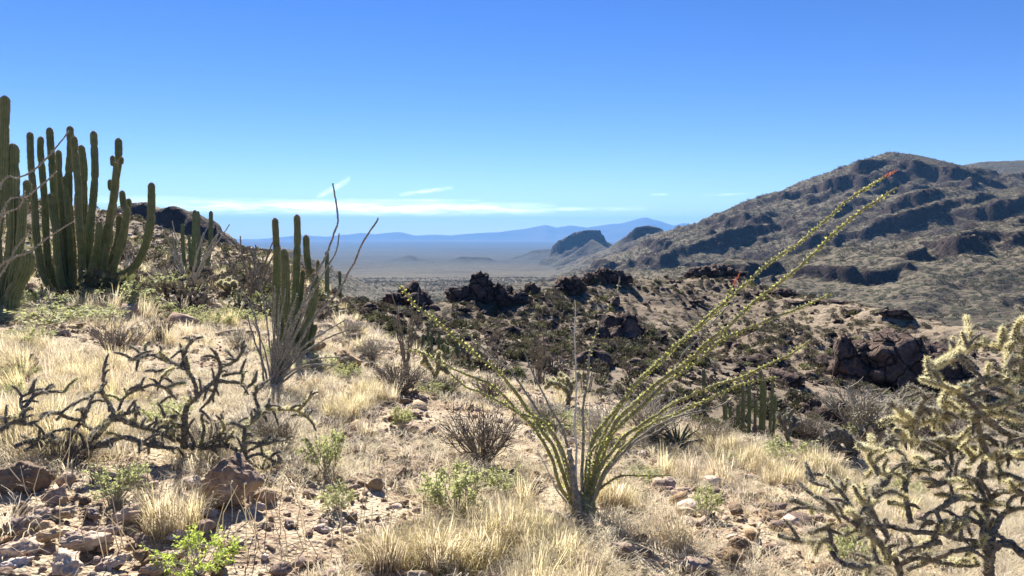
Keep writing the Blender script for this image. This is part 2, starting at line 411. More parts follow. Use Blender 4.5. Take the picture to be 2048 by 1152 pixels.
# ------------------------------------------------------------------ terrain materials
def hill_colour(t, p, sc1, sc2, scrub_amt, tan, tan2, scrub, rock):
    nz = t.n('ShaderNodeSeparateXYZ', ins={0: t.n('ShaderNodeNewGeometry').outputs['True Normal']}).outputs[2]
    big = t.noise(p, sc1, 3, 0.6); mid = t.noise(p, sc2 * 0.35, 3, 0.65)
    vor = t.n('ShaderNodeTexVoronoi', ins={'Vector': p, 'Scale': sc2, 'Randomness': 1.0})
    fine = t.noise(p, sc2 * 2.2, 3, 0.7)
    ground = t.ramp(t.m('ADD', t.m('MULTIPLY', big, 0.5), t.m('MULTIPLY', mid, 0.5)), [(0.36, tan2), (0.52, tan), (0.66, tuple(min(1, v * 1.25) for v in tan))])
    # scrub: round dots whose density follows the large noise
    thr = t.m('ADD', t.m('MULTIPLY', t.m('SUBTRACT', mid, 0.5), 1.1), scrub_amt)
    dots = t.m('SUBTRACT', thr, t.m('ADD', vor.outputs['Distance'], t.m('MULTIPLY', t.m('SUBTRACT', fine, 0.5), 0.9)))
    dots = t.ramp(dots, [(0.0, 0.0), (0.10, 1.0)])
    sc_col = t.mix(fine, scrub, tuple(v * 1.9 for v in scrub))
    col = t.mix(t.m('MULTIPLY', dots, 0.88), ground, sc_col)
    steep = t.ramp(t.m('ADD', nz, t.m('MULTIPLY', t.m('SUBTRACT', fine, 0.5), 0.25)), [(0.72, 1.0), (0.86, 0.0)])
    rk = t.mix(mid, tuple(v * 0.6 for v in rock), tuple(v * 1.5 for v in rock))
    col = t.mix(steep, col, rk)
    h = t.m('ADD', t.m('MULTIPLY', dots, 0.6), t.m('ADD', t.m('MULTIPLY', fine, 0.7), mid))
    return col, h
HILL = (0.05, 1.1, 0.34, (0.25, 0.198, 0.14), (0.115, 0.087, 0.063), (0.042, 0.039, 0.025), (0.06, 0.043, 0.036))
MOUNTAIN = (0.006, 0.30, 0.50, (0.17, 0.143, 0.10), (0.075, 0.06, 0.045), (0.036, 0.036, 0.022), (0.052, 0.038, 0.033))
PLAIN = (0.0009, 0.045, 0.60, (0.08, 0.071, 0.057), (0.045, 0.042, 0.034), (0.034, 0.036, 0.025), (0.055, 0.042, 0.036))
def m_ground(t, out):
    p = geo_pos(t)
    a = t.noise(p, 1.3, 4, 0.6); b = t.noise(p, 9.0, 3, 0.65); c = t.noise(p, 70.0, 2, 0.6)
    col = t.ramp(t.m('ADD', t.m('MULTIPLY', a, 0.55), t.m('MULTIPLY', b, 0.45)), [(0.33, (0.20, 0.13, 0.088)), (0.43, (0.37, 0.28, 0.195)), (0.53, (0.51, 0.42, 0.295)), (0.68, (0.64, 0.56, 0.41))])
    vor = t.n('ShaderNodeTexVoronoi', ins={'Vector': p, 'Scale': 38.0})
    stone = t.ramp(vor.outputs['Color'], [(0.0, (0.55, 0.5, 0.45)), (0.5, (1.0, 0.97, 0.92)), (1.0, (1.35, 1.25, 1.15))])
    col = t.mix(0.55, col, t.mix(1.0, col, stone, 'MULTIPLY'))
    col = t.mix(t.ramp(c, [(0.35, 0.45), (0.5, 0.0)]), col, (0.13, 0.085, 0.06))
    h = t.m('ADD', t.m('MULTIPLY', c, 0.4), t.m('ADD', b, t.m('MULTIPLY', vor.outputs['Distance'], 0.5)))
    hc, hh = hill_colour(t, p, *HILL)
    ln = t.n('ShaderNodeVectorMath', operation='LENGTH', ins={0: p}).outputs['Value']
    f = t.n('ShaderNodeMapRange', ins={0: t.m('ADD', ln, t.m('MULTIPLY', t.m('SUBTRACT', a, 0.5), 20.0)), 1: 15.0, 2: 26.0}).outputs[0]
    bsdf(t, out, t.mix(f, col, hc), 0.95, bump(t, t.m('ADD', h, t.m('MULTIPLY', t.m('MULTIPLY', hh, f), 4.0)), 0.03, 0.9), spec=0.1)
material('ground', m_ground)
def hill_mat(*args):
    def f(t, out):
        col, h = hill_colour(t, geo_pos(t), *args[:-1])
        bsdf(t, out, col, 0.95, bump(t, h, args[-1], 0.8), spec=0.05)
    return f
def blend_mat(A, B, r0, r1, bumpd):
    def f(t, out):
        p = geo_pos(t); ca, ha = hill_colour(t, p, *A); cb, hb = hill_colour(t, p, *B)
        ln = t.n('ShaderNodeVectorMath', operation='LENGTH', ins={0: p}).outputs['Value']
        k = t.n('ShaderNodeMapRange', ins={0: ln, 1: r0, 2: r1}).outputs[0]
        h = t.m('ADD', t.m('MULTIPLY', ha, t.m('SUBTRACT', 1.0, k)), t.m('MULTIPLY', hb, t.m('MULTIPLY', k, 4.0)))
        bsdf(t, out, t.mix(k, ca, cb), 0.95, bump(t, h, bumpd, 0.8), spec=0.05)
    return f
material('valley_hills', blend_mat(HILL, MOUNTAIN, 110.0, 300.0, 0.4))
material('mountain', blend_mat(MOUNTAIN, PLAIN, 1300.0, 2900.0, 2.0))
material('plain', hill_mat(*PLAIN, 4.0))
material('far_range', hill_mat(0.0005, 0.01, 0.40, (0.12, 0.10, 0.085), (0.08, 0.07, 0.06), (0.06, 0.06, 0.045), (0.08, 0.068, 0.06), 6.0))

# ------------------------------------------------------------------ terrain sheets (rings round the camera spot, finer towards the view)
def angles(step):
    a = np.arange(-39, 39.001, step)
    s1 = np.linspace(39, 60, 22)[1:]; s2 = np.linspace(60, 180, 41)[1:-1]
    return np.radians(np.concatenate([-180 - 0 * s2[:1], -s2[::-1], -s1[::-1], a, s1, s2]))
def ring_sheet(name, mat, r0, r1, rows, step, rowpow=1.0, zfun=None, centre=False):
    A = angles(step); t = np.linspace(0, 1, rows) ** rowpow
    rr = np.exp(np.log(r0) + t * (np.log(r1) - np.log(r0)))
    rg, ag = np.meshgrid(rr, A, indexing='ij')
    x, y = rg * np.sin(ag), rg * np.cos(ag)
    z = height(x.ravel(), y.ravel()).reshape(x.shape)
    if zfun is not None: z = z + zfun(x, y)
    V = np.stack([x, y, z], -1).reshape(-1, 3); na = len(A)
    i = np.arange(rows - 1)[:, None] * na; j = np.arange(na)[None, :]; j2 = (j + 1) % na
    F = np.stack([i + j, i + na + j, i + na + j2, i + j2], -1).reshape(-1, 4)[:, ::-1]
    me = np_mesh(name, V, F, mat, True)
    if centre:
        bm = bmesh.new(); bm.from_mesh(me); bm.verts.ensure_lookup_table()
        bm.faces.new([bm.verts[k] for k in range(na)][::-1]); bm.to_mesh(me); bm.free()
        me.polygons.foreach_set('use_smooth', np.ones(len(me.polygons), bool))
    return tag(link(name, me), kind='structure')
def near_relief(x, y):
    r = np.hypot(x, y); f = sstep(33.5, 25, r)
    n = fbm2(x * 2.1, y * 2.1, 5, 41); q = fbm2(x * 7, y * 7, 4, 51, ridged=True)
    return f * (0.055 * n + 0.022 * q)
ring_sheet('ground', MATS['ground'], 0.8, 34, 420, 0.2, zfun=near_relief, centre=True)
ring_sheet('valley_hills', MATS['valley_hills'], 34, 330, 260, 0.16)
ring_sheet('mountain_slopes', MATS['mountain'], 330, 3000, 540, 0.14)
ring_sheet('desert_plain', MATS['plain'], 3000, 13000, 190, 0.16, 1.6)
ring_sheet('distant_mountains', MATS['far_range'], 13000, 19500, 70, 0.14)

# ------------------------------------------------------------------ haze
def m_haze(t, out):
    v = t.n('ShaderNodeVolumePrincipled', ins={'Color': HAZE_COL, 'Density': HAZE_DEN, 'Anisotropy': 0.0})
    t.set(out, 'Volume', v.outputs[0])
HAZE_COL, HAZE_DEN = (0.20, 0.50, 1.0), 8e-5
material('haze', m_haze)
hz = 20500.
bm = bmesh.new(); bmesh.ops.create_cube(bm, size=1.0)
for v in bm.verts: v.co = Vector((v.co.x * 2 * hz, v.co.y * 2 * hz, -230 if v.co.z < 0 else 400))
me = bpy.data.meshes.new('haze'); bm.to_mesh(me); bm.free(); me.materials.append(MATS['haze'])
tag(link('haze', me), kind='stuff')
# ------------------------------------------------------------------ placing by ray on the ground
def rays(px, py):
    px = np.asarray(px, float); py = np.asarray(py, float)
    u = (px - 1024) / FPX; v = (py - 576) / FPX
    dy = CP - v * SP; return u / dy, (-v * CP - SP) / dy          # x and z per metre of +Y
def ground_hits(px, py, rmin=2.0, rmax=1500.0, n=420):
    """first meeting of pixel rays with the terrain -> N x 3 (nan where none)"""
    a, b = rays(px, py); r = np.exp(np.linspace(math.log(rmin), math.log(rmax), n))
    X = a[:, None] * r[None]; Y = np.ones_like(X) * r[None]
    H = height(X.ravel(), Y.ravel()).reshape(X.shape); D = EYE + b[:, None] * r[None] - H
    hit = D < 0; i = np.argmax(hit, 1); ok = hit.any(1) & (i > 0)
    i = np.maximum(i, 1); k = np.arange(len(i)); d0, d1 = D[k, i - 1], D[k, i]
    t = d0 / (d0 - d1 + 1e-9); rr = r[i - 1] + t * (r[i] - r[i - 1])
    P = np.stack([a * rr, rr, height(a * rr, rr)], 1); P[~ok] = np.nan
    return P
def hit(px, py): 
    p = ground_hits([px], [py])[0]; return Vector(p)

# ------------------------------------------------------------------ scatter of uncountable stuff (geometry nodes)
def scatter(name, protos, P, rotz, scl, idx, tilt=0.12):
    N = len(P); me = bpy.data.meshes.new(name); me.vertices.add(N); me.vertices.foreach_set('co', np.asarray(P, np.float32).ravel())
    rot = np.stack([rng.normal(0, tilt, N), rng.normal(0, tilt, N), rotz], 1)
    sclv = np.asarray(scl, float)
    if sclv.ndim == 1: sclv = np.repeat(sclv[:, None], 3, 1)
    for nm, typ, data, key in (('rot', 'FLOAT_VECTOR', rot, 'vector'), ('scl', 'FLOAT_VECTOR', sclv, 'vector'), ('idx', 'INT', np.asarray(idx), 'value')):
        at = me.attributes.new(nm, typ, 'POINT'); at.data.foreach_set(key, np.asarray(data, np.int32 if typ == 'INT' else np.float32).ravel())
    o = link(name, me)
    g = bpy.data.node_groups.new(name, 'GeometryNodeTree')
    g.interface.new_socket('Geometry', in_out='INPUT', socket_type='NodeSocketGeometry'); g.interface.new_socket('Geometry', in_out='OUTPUT', socket_type='NodeSocketGeometry')
    nn, L = g.nodes, g.links
    gi = nn.new('NodeGroupInput'); go = nn.new('NodeGroupOutput')
    ip = nn.new('GeometryNodeInstanceOnPoints'); jn = nn.new('GeometryNodeGeometryToInstance')
    for m_ in reversed(protos):
        po = bpy.data.objects.new(m_.name, m_); oi = nn.new('GeometryNodeObjectInfo'); oi.inputs['Object'].default_value = po
        L.new(oi.outputs['Geometry'], jn.inputs[0])
    def attr(nm, typ):
        a = nn.new('GeometryNodeInputNamedAttribute'); a.data_type = typ; a.inputs['Name'].default_value = nm; return a.outputs['Attribute']
    e2r = nn.new('FunctionNodeEulerToRotation')
    L.new(attr('rot', 'FLOAT_VECTOR'), e2r.inputs[0]); L.new(e2r.outputs[0], ip.inputs['Rotation'])
    L.new(attr('scl', 'FLOAT_VECTOR'), ip.inputs['Scale']); L.new(attr('idx', 'INT'), ip.inputs['Instance Index'])
    ip.inputs['Pick Instance'].default_value = True
    m2p = nn.new('GeometryNodeMeshToPoints'); L.new(gi.outputs[0], m2p.inputs[0]); L.new(m2p.outputs[0], ip.inputs['Points'])
    L.new(jn.outputs[0], ip.inputs['Instance']); L.new(ip.outputs[0], go.inputs[0])
    md = o.modifiers.new('scatter', 'NODES'); md.node_group = g
    return o
def wedge(n, r0, r1, amin=-37.5, amax=37.5, p=2.0):
    a = np.radians(rng.uniform(amin, amax, n)); r = (r0 ** p + rng.uniform(0, 1, n) * (r1 ** p - r0 ** p)) ** (1 / p)
    return r * np.sin(a), r * np.cos(a)

# ------------------------------------------------------------------ rocks
def ico(sub):
    bm = bmesh.new(); bmesh.ops.create_icosphere(bm, subdivisions=sub, radius=1.0)
    V = np.array([v.co[:] for v in bm.verts]); F = np.array([[v.index for v in f.verts] for f in bm.faces]); bm.free()
    return V / np.linalg.norm(V, axis=1)[:, None], F
ICO = {k: ico(k) for k in (1, 2, 3, 4, 5)}
def rock_shape(seed, sub, npl=12, rough=0.06, dims=(1, 1, 0.7), freq=2.0):
    rg = np.random.default_rng(seed); D, F = ICO[sub]
    n = rg.normal(size=(npl, 3)); n /= np.linalg.norm(n, axis=1)[:, None]; d = rg.uniform(0.55, 1.0, npl)
    q = np.clip(D @ n.T, 0.08, None); r = np.min(np.minimum(d[None] / q, 1.25), 1)
    r = r * (1 + rough * 2 * fbm3(D * freq + seed, 4, seed, 0.6))
    return D * r[:, None] * np.array(dims), F
def m_rock(c0, c1, c2, lich):
    def f(t, out):
        p = objco(t); oi = t.n('ShaderNodeObjectInfo')
        pp = t.n('ShaderNodeVectorMath', operation='ADD', ins={0: geo_pos(t), 1: t.n('ShaderNodeCombineXYZ', ins={0: t.m('MULTIPLY', oi.outputs['Random'], 50.0)}).outputs[0]}).outputs[0]
        a = t.noise(pp, 4.0, 4, 0.65); b = t.noise(pp, 30.0, 3, 0.7)
        col = t.ramp(t.m('ADD', t.m('MULTIPLY', a, 0.65), t.m('MULTIPLY', b, 0.35)), [(0.33, c0), (0.5, c1), (0.66, c2)])
        hsv = t.n('ShaderNodeHueSaturation', ins={'Hue': t.m('ADD', 0.485, t.m('MULTIPLY', oi.outputs['Random'], 0.03)), 'Saturation': t.m('ADD', 0.75, t.m('MULTIPLY', oi.outputs['Random'], 0.4)),
             'Value': t.m('ADD', 0.65, t.m('MULTIPLY', t.m('FRACT', t.m('MULTIPLY', oi.outputs['Random'], 7.31)), 0.7)), 'Color': col}).outputs[0]
        l = t.noise(pp, 13.0, 3, 0.6)
        col = t.mix(t.ramp(l, [(0.60, 0.0), (0.70, lich)]), hsv, (0.40, 0.36, 0.20))
        bsdf(t, out, col, 0.92, bump(t, t.m('ADD', a, t.m('MULTIPLY', b, 0.5)), 0.03, 0.9), spec=0.15)
    return f
material('rock', m_rock((0.12, 0.075, 0.05), (0.29, 0.195, 0.13), (0.46, 0.355, 0.245), 0.35))
material('pale_rock', m_rock((0.20, 0.13, 0.09), (0.42, 0.31, 0.22), (0.60, 0.50, 0.37), 0.25))
def m_outcrop(t, out):
    pp = geo_pos(t)
    a = t.noise(pp, 0.55, 5, 0.65); b = t.noise(pp, 3.5, 4, 0.7)
    col = t.ramp(t.m('ADD', t.m('MULTIPLY', a, 0.5), t.m('MULTIPLY', b, 0.5)), [(0.34, (0.045, 0.032, 0.028)), (0.5, (0.135, 0.094, 0.076)), (0.68, (0.30, 0.225, 0.175))])
    wp = t.n('ShaderNodeVectorMath', operation='ADD', ins={0: pp, 1: t.n('ShaderNodeTexNoise', ins={'Vector': pp, 'Scale': 0.9, 'Detail': 3.0}).outputs['Color']}).outputs[0]
    ck = t.n('ShaderNodeTexVoronoi', feature='DISTANCE_TO_EDGE', ins={'Vector': wp, 'Scale': 0.75}).outputs['Distance']
    crack = t.ramp(ck, [(0.0, 1.0), (0.07, 0.0)])
    col = t.mix(t.m('MULTIPLY', crack, 0.8), col, (0.02, 0.014, 0.012))
    h = t.m('SUBTRACT', t.m('ADD', a, t.m('MULTIPLY', b, 0.6)), t.m('MULTIPLY', crack, 0.7))
    bsdf(t, out, col, 0.95, bump(t, h, 0.6, 1.0), spec=0.1)
material('outcrop', m_outcrop)
ROCKS = []
for k in range(9):
    V, F = rock_shape(100 + k, 3, 11 + k % 4, 0.13, (1.0, 0.62 + 0.3 * random.random(), 0.45 + 0.3 * random.random()), 3.0)
    ROCKS.append(np_mesh('rock', V, F, MATS['rock']))
PALE = []
for k in range(5):
    V, F = rock_shape(200 + k, 4, 15, 0.24, (1.0, 0.75, 0.42 + 0.12 * k / 4), 3.5)
    PALE.append(np_mesh('pale_rock', V, F, MATS['pale_rock']))
def put_rock(px, py, wpx, name='rock', label=None, cat='rock', group=None, mesh=None, sz=(1, 1, 1), sink=0.25, rz=None, big=False):
    p = hit(px, py); s = wpx / FPX * p.y / 2
    if big:
        V, F = rock_shape(int(px * 7 + py) + 5, 5, 26, 0.085, (1, 0.85, 0.75), 4.5); me = np_mesh(name, V, F, MATS['rock'])
    else: me = mesh or random.choice(ROCKS)
    o = link(name, me); o.scale = (s * sz[0], s * sz[1], s * sz[2])
    o.rotation_euler = (random.uniform(-.2, .2), random.uniform(-.2, .2), random.uniform(0, 6.28) if rz is None else rz)
    o.location = (p.x, p.y + s * sz[1] * 0.5, p.z + s * sz[2] * (0.62 - sink)); return tag(o, label, cat, group)
put_rock(452, 1025, 150, 'boulder', 'big dark brown lichen-spotted boulder at the foot of the sprawling old cholla', 'boulder', sz=(1, .9, 1.15), sink=0.0, rz=0.4, big=True)
put_rock(36, 748, 62, 'boulder', 'blocky brown boulder sitting alone in straw near the tall organ pipe cactus', 'boulder', sz=(1, .8, 1.0), sink=0.1, rz=0.1, big=True)
put_rock(620, 706, 60, 'boulder', 'low tan boulder just below the organ pipe cactus behind the grey ocotillo', 'boulder', sz=(1, .8, .8), big=True)
put_rock(694, 742, 84, 'boulder', 'dark rounded boulder amid green shrubs beside the hillside path', 'boulder', sz=(1, .8, .9), big=True)
put_rock(40, 990, 120, 'boulder', 'shadowed dark boulder under dry stalks beside the pale leafy bush', 'boulder', sz=(1, .8, 1.0), big=True)
put_rock(105, 1015, 60, 'boulder', 'small tan boulder in front of the shadowed dark boulder', 'boulder', sz=(1, .8, 1.1), big=True)
put_rock(1250, 1122, 80, 'boulder', 'dark rock in the ocotillo shadow among dry grass', 'boulder', sz=(1, .8, .9), big=True)
put_rock(1195, 1068, 40, 'boulder', 'small dark rock against the foot of the leafy ocotillo', 'boulder', sz=(1, .8, 1.1), big=True)
put_rock(1165, 1155, 190, 'boulder', 'flat pebbly brown boulder below the leafy ocotillo', 'boulder', sz=(1, .6, .5), sink=0.2, big=True)
put_rock(1478, 1105, 60, 'boulder', 'rounded brown rock on bare gravel downhill of the leafy ocotillo', 'boulder', sz=(1, .9, 1.0), big=True)
put_rock(800, 955, 62, 'boulder', 'dark squat rock lying across the stony path', 'boulder', sz=(1, .6, .7), big=True)
slabs = [(60, 1060, 100), (150, 1110, 110), (40, 1120, 90), (250, 1050, 84), (330, 1130, 70), (120, 1150, 100), (230, 1140, 64), (20, 1070, 70), (180, 1040, 56), (300, 1010, 56), (520, 1060, 50), (575, 1060, 44), (640, 1070, 50), (470, 1100, 44), (420, 1040, 44), (90, 1090, 70), (200, 1085, 60), (280, 1090, 54), (20, 1145, 80), (170, 1070, 50), (350, 1080, 48), (110, 1045, 56), (310, 1150, 60), (60, 1030, 50)]
for (px, py, wpx) in slabs:
    put_rock(px, py, wpx, 'pale_rock', 'pale flat slab of the broken ledge below the sprawling old cholla', 'rock', 'pale slabs of the broken ledge', mesh=random.choice(PALE), sz=(1, .75, .9), sink=random.uniform(0.1, 0.35))
spots = []
while len(spots) < 215:
    px = random.uniform(-20, 2068); py = 700 + 470 * random.random() ** 0.8
    if px > 900 and py < 830: continue
    if px > 1350 and py < 900: continue
    spots.append((px, py))
for px, py in spots:
    trail = abs(px - (760 - (py - 800) * 0.02)) < 130
    wpx = random.choice((12, 14, 18, 22, 26, 34)) * (0.55 + (py - 700) / 420) * (1.15 if trail else 1)
    put_rock(px, py, wpx, 'rock', 'angular brown stone lying loose on the dry hillside', 'rock', 'loose stones on the hillside', sink=random.uniform(0.1, 0.4))
# gravel, too many to count
G = []
for k in range(6):
    V, F = rock_shape(300 + k, 1 if k < 3 else 2, 9, 0.05, (1, 0.75, 0.55)); G.append(np_mesh('pebble', V, F, MATS['rock' if k % 3 else 'pale_rock']))
x, y = wedge(26000, 2.6, 13, p=1.35)
pxs = 1024 + FPX * x / y
trail = np.exp(-((pxs - 760) / 150) ** 2) + 0.7 * np.exp(-((pxs - 1480) / 260) ** 2) + 0.8 * sstep(500, 200, pxs) * sstep(6.5, 4, y)
keep = rng.uniform(0, 1, len(x)) < np.clip(0.28 + 0.8 * trail + 0.8 * fbm2(x * 0.8, y * 0.8, 3, 5), 0.05, 1)
x, y = x[keep], y[keep]; N = len(x)
s = np.exp(rng.normal(math.log(0.0135), 0.68, N)).clip(0.005, 0.085) * (0.8 + y / 14)
P = np.stack([x, y, height(x, y) + near_relief(x, y) + s * 0.15], 1)
tag(scatter('gravel', G, P, rng.uniform(0, 6.28, N), s[:, None] * rng.uniform(0.7, 1.4, (N, 3)), rng.integers(0, 6, N), 0.4), kind='stuff')

RUB = [np_mesh('rubble_stone', *rock_shape(500 + k, 2, 10, .12, (1, .8, .7), 2.2), MATS['outcrop']) for k in range(4)]
x, y = wedge(6000, 30, 100, -12, 38, p=1.1); N = len(x)
keep = rng.uniform(0, 1, N) < np.clip(.4 + 1.6 * fbm2(x / 11, y / 11, 3, 191), .03, 1); x, y = x[keep], y[keep]; N = len(x)
tag(scatter('rubble', RUB, np.stack([x, y, height(x, y)], 1), rng.uniform(0, 6.28, N), np.exp(rng.normal(math.log(.15), .5, N)).clip(.05, .5), rng.integers(0, 4, N), .3), kind='stuff')

# ------------------------------------------------------------------ dark outcrops on the far side of the gully
def outcrop(px, py, wpx, hpx, d, label, blocks=9, seed=0, mat='outcrop', squash=1.0):
    """a knot of jointed dark rock; (px, py) is the middle of its foot at distance d"""
    rg = np.random.default_rng(seed + int(px)); mb = MB()
    c = pix(px, py, d); W = wpx / FPX * d; H = hpx / FPX * d
    base = np.array([c.x, c.y, gz(c.x, c.y)])
    top = c.z + H * 1.2
    for k in range(blocks):
        u = (k + 0.5) / blocks * 2 - 1 + rg.uniform(-.12, .12)
        hh = (top - base[2]) * (1 - 0.55 * abs(u) ** 1.6) * rg.uniform(0.72, 1.0)
        wv = W / blocks * rg.uniform(1.3, 2.2)
        V, F = rock_shape(seed * 31 + k, 4, 16, 0.24, (1, 1, 1), 3.0)
        ctr = base + np.array([u * (W / 2 - wv * 0.5), rg.uniform(-.5, 1.6) * W * 0.12, 0]); ctr[2] = base[2] + hh * 0.40
        V = V * np.array([wv * 0.8, max(wv, hh * 0.6) * 0.85, hh * 0.66 * squash]) + ctr
        mb.add(V, F)
    o = link('rock_outcrop', mb.mesh('rock_outcrop', MATS[mat], base)); o.location = base
    return tag(o, label, 'rock outcrop')
outcrop(818, 640, 92, 70, 60, 'tall rounded dark outcrop at the near end of the gully ridge', 4, 1)
outcrop(970, 640, 165, 76, 63, 'long jumbled dark outcrop beside the rounded outcrop on the gully ridge', 11, 2)
outcrop(1063, 590, 32, 22, 66, 'small lone dark rock just past the long jumbled outcrop', 3, 3)
outcrop(1142, 590, 74, 40, 69, 'knobbly dark outcrop on the gully ridge beyond the small lone rock', 5, 4)
outcrop(1215, 575, 110, 34, 74, 'low dark broken crag along the crest of the gully ridge', 9, 5)
outcrop(1240, 690, 80, 66, 52, 'sheer dark rock face halfway down the gully ridge', 3, 6)
outcrop(1200, 708, 66, 62, 49, 'dark rock block below the sheer rock face', 3, 7)
outcrop(1430, 565, 130, 32, 81, 'dark crag capping the highest point of the gully ridge', 9, 8)
outcrop(1800, 742, 250, 70, 45, 'massive reddish dark rock block standing out of the brown slope', 6, 9, squash=1.0)
outcrop(1700, 732, 60, 54, 45, 'smaller reddish rock leaning beside the massive rock block', 3, 10)
outcrop(1520, 748, 130, 36, 42, 'low reddish rock ledge above the tall-stemmed organ pipe cactus', 7, 11)
outcrop(1650, 622, 120, 20, 68, 'broken band of dark rock behind the massive rock block', 8, 12)
outcrop(1560, 600, 100, 22, 74, 'dark rubble band below the capping crag', 8, 13)
# ------------------------------------------------------------------ plant materials
def simple(c0, c1, scale=20.0, rough=0.8, trans=0.0, tcol=None, bumpd=0.0, spec=0.25, var=0.0):
    def f(t, out):
        p = geo_pos(t); n = t.noise(p, scale, 3, 0.6)
        col = t.ramp(n, [(0.32, c0), (0.68, c1)])
        if var > 0:
            r = rnd(t)
            col = t.n('ShaderNodeHueSaturation', ins={'Hue': t.m('ADD', 0.5 - 0.02 * var, t.m('MULTIPLY', r, 0.04 * var)), 'Saturation': t.m('ADD', 1 - 0.25 * var, t.m('MULTIPLY', r, 0.4 * var)),
                  'Value': t.m('ADD', 1 - 0.3 * var, t.m('MULTIPLY', t.m('FRACT', t.m('MULTIPLY', r, 9.7)), 0.6 * var)), 'Color': col}).outputs[0]
        bsdf(t, out, col, rough, bump(t, n, bumpd, 0.8) if bumpd else None, trans, tcol if tcol is not None else col, spec)
    return f
def m_cactus(t, out):
    p = geo_pos(t); n = t.noise(p, 9.0, 3, 0.6); n2 = t.noise(p, 2.3, 4, 0.7)
    col = t.ramp(n, [(0.3, (0.10, 0.135, 0.055)), (0.7, (0.21, 0.24, 0.115))])
    col = t.mix(t.ramp(n2, [(0.56, 0.0), (0.72, 0.7)]), col, (0.22, 0.18, 0.10))            # corky patches
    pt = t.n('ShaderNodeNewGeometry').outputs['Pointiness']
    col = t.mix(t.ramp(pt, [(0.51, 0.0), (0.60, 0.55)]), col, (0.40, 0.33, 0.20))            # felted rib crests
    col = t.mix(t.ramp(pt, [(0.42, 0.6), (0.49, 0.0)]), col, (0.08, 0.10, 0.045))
    bsdf(t, out, col, 0.65, bump(t, n, 0.004, 0.8))
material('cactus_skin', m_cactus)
material('cactus_spine', simple((0.22, 0.14, 0.08), (0.50, 0.33, 0.18), 30.0, 0.6, 0.45))
material('rust_tip', simple((0.20, 0.09, 0.04), (0.30, 0.15, 0.07), 20.0, 0.7, 0.2))
material('cane_bark', simple((0.16, 0.15, 0.065), (0.36, 0.34, 0.165), 45.0, 0.85, 0, None, 0.006))
material('grey_bark', simple((0.14, 0.125, 0.10), (0.38, 0.35, 0.29), 45.0, 0.85, 0, None, 0.006))
material('pale_bark', simple((0.42, 0.40, 0.36), (0.70, 0.68, 0.63), 40.0, 0.85, 0, None, 0.004))
material('cane_leaf', simple((0.28, 0.30, 0.07), (0.48, 0.47, 0.14), 30.0, 0.55, 0.55, (0.60, 0.60, 0.18)))
material('red_flower', simple((0.42, 0.11, 0.07), (0.55, 0.22, 0.14), 60.0, 0.6, 0.4))
material('cholla_bark', simple((0.06, 0.05, 0.038), (0.25, 0.22, 0.165), 45.0, 0.9, 0, None, 0.008))
material('cholla_green', simple((0.09, 0.085, 0.05), (0.24, 0.22, 0.13), 45.0, 0.8, 0, None, 0.006))
material('cholla_spine', simple((0.70, 0.62, 0.33), (0.88, 0.83, 0.56), 20.0, 0.5, 0.55))
material('old_spine', simple((0.30, 0.27, 0.20), (0.58, 0.54, 0.42), 20.0, 0.6, 0.4))
material('straw', simple((0.56, 0.46, 0.26), (0.80, 0.70, 0.47), 6.0, 0.7, 0.58, None, 0, 0.2, 0.7))
material('pale_straw', simple((0.56, 0.48, 0.33), (0.78, 0.71, 0.54), 6.0, 0.75, 0.5, None, 0, 0.2, 0.6))
material('green_leaf', simple((0.20, 0.225, 0.09), (0.40, 0.41, 0.19), 14.0, 0.6, 0.5, (0.50, 0.52, 0.22), 0, 0.3, 0.6))
material('bright_leaf', simple((0.30, 0.38, 0.06), (0.52, 0.60, 0.14), 14.0, 0.6, 0.5, (0.60, 0.72, 0.14)))
material('twig', simple((0.12, 0.095, 0.07), (0.30, 0.25, 0.19), 20.0, 0.85, 0, None, 0, 0.15, 0.5))
material('pale_twig', simple((0.30, 0.26, 0.20), (0.52, 0.47, 0.38), 20.0, 0.85, 0, None, 0, 0.15, 0.5))
material('muted_leaf', simple((0.15, 0.16, 0.065), (0.28, 0.27, 0.13), 2.0, 0.7, 0.3, None, 0, 0.2, 1.0))
material('scrub_leaf', simple((0.06, 0.06, 0.03), (0.15, 0.14, 0.065), 1.2, 0.7, 0.25, None, 0, 0.2, 1.0))
material('scrub_grey', simple((0.09, 0.07, 0.05), (0.22, 0.18, 0.13), 1.5, 0.8, 0.2, None, 0, 0.2, 1.0))
material('agave_leaf', simple((0.05, 0.06, 0.03), (0.12, 0.13, 0.07), 15.0, 0.5))

def tri_cards(P, D, L, W, up=None):
    """thin triangles at P along D (unit), length L, width W"""
    N = len(P); a = rng.normal(size=(N, 3)) if up is None else up
    S = np.cross(D, a); S /= np.linalg.norm(S, axis=1)[:, None] + 1e-9
    L = np.broadcast_to(L, (N,))[:, None]; W = np.broadcast_to(W, (N,))[:, None]
    V = np.stack([P - S * W / 2, P + S * W / 2, P + D * L], 1).reshape(-1, 3)
    return V, np.arange(3 * N).reshape(-1, 3)
def leaf_cards(P, D, L, W):
    """small four-cornered leaves, folded a little along the middle"""
    N = len(P); a = rng.normal(size=(N, 3)); S = np.cross(D, a); S /= np.linalg.norm(S, axis=1)[:, None] + 1e-9
    U = np.cross(S, D)
    L = np.broadcast_to(L, (N,))[:, None]; W = np.broadcast_to(W, (N,))[:, None]
    V = np.stack([P, P + D * L * 0.5 + S * W / 2 + U * W * 0.18, P + D * L, P + D * L * 0.5 - S * W / 2 + U * W * 0.18], 1).reshape(-1, 3)
    return V, np.arange(4 * N).reshape(-1, 4)
def unit(v): return v / (np.linalg.norm(v, axis=-1, keepdims=True) + 1e-9)

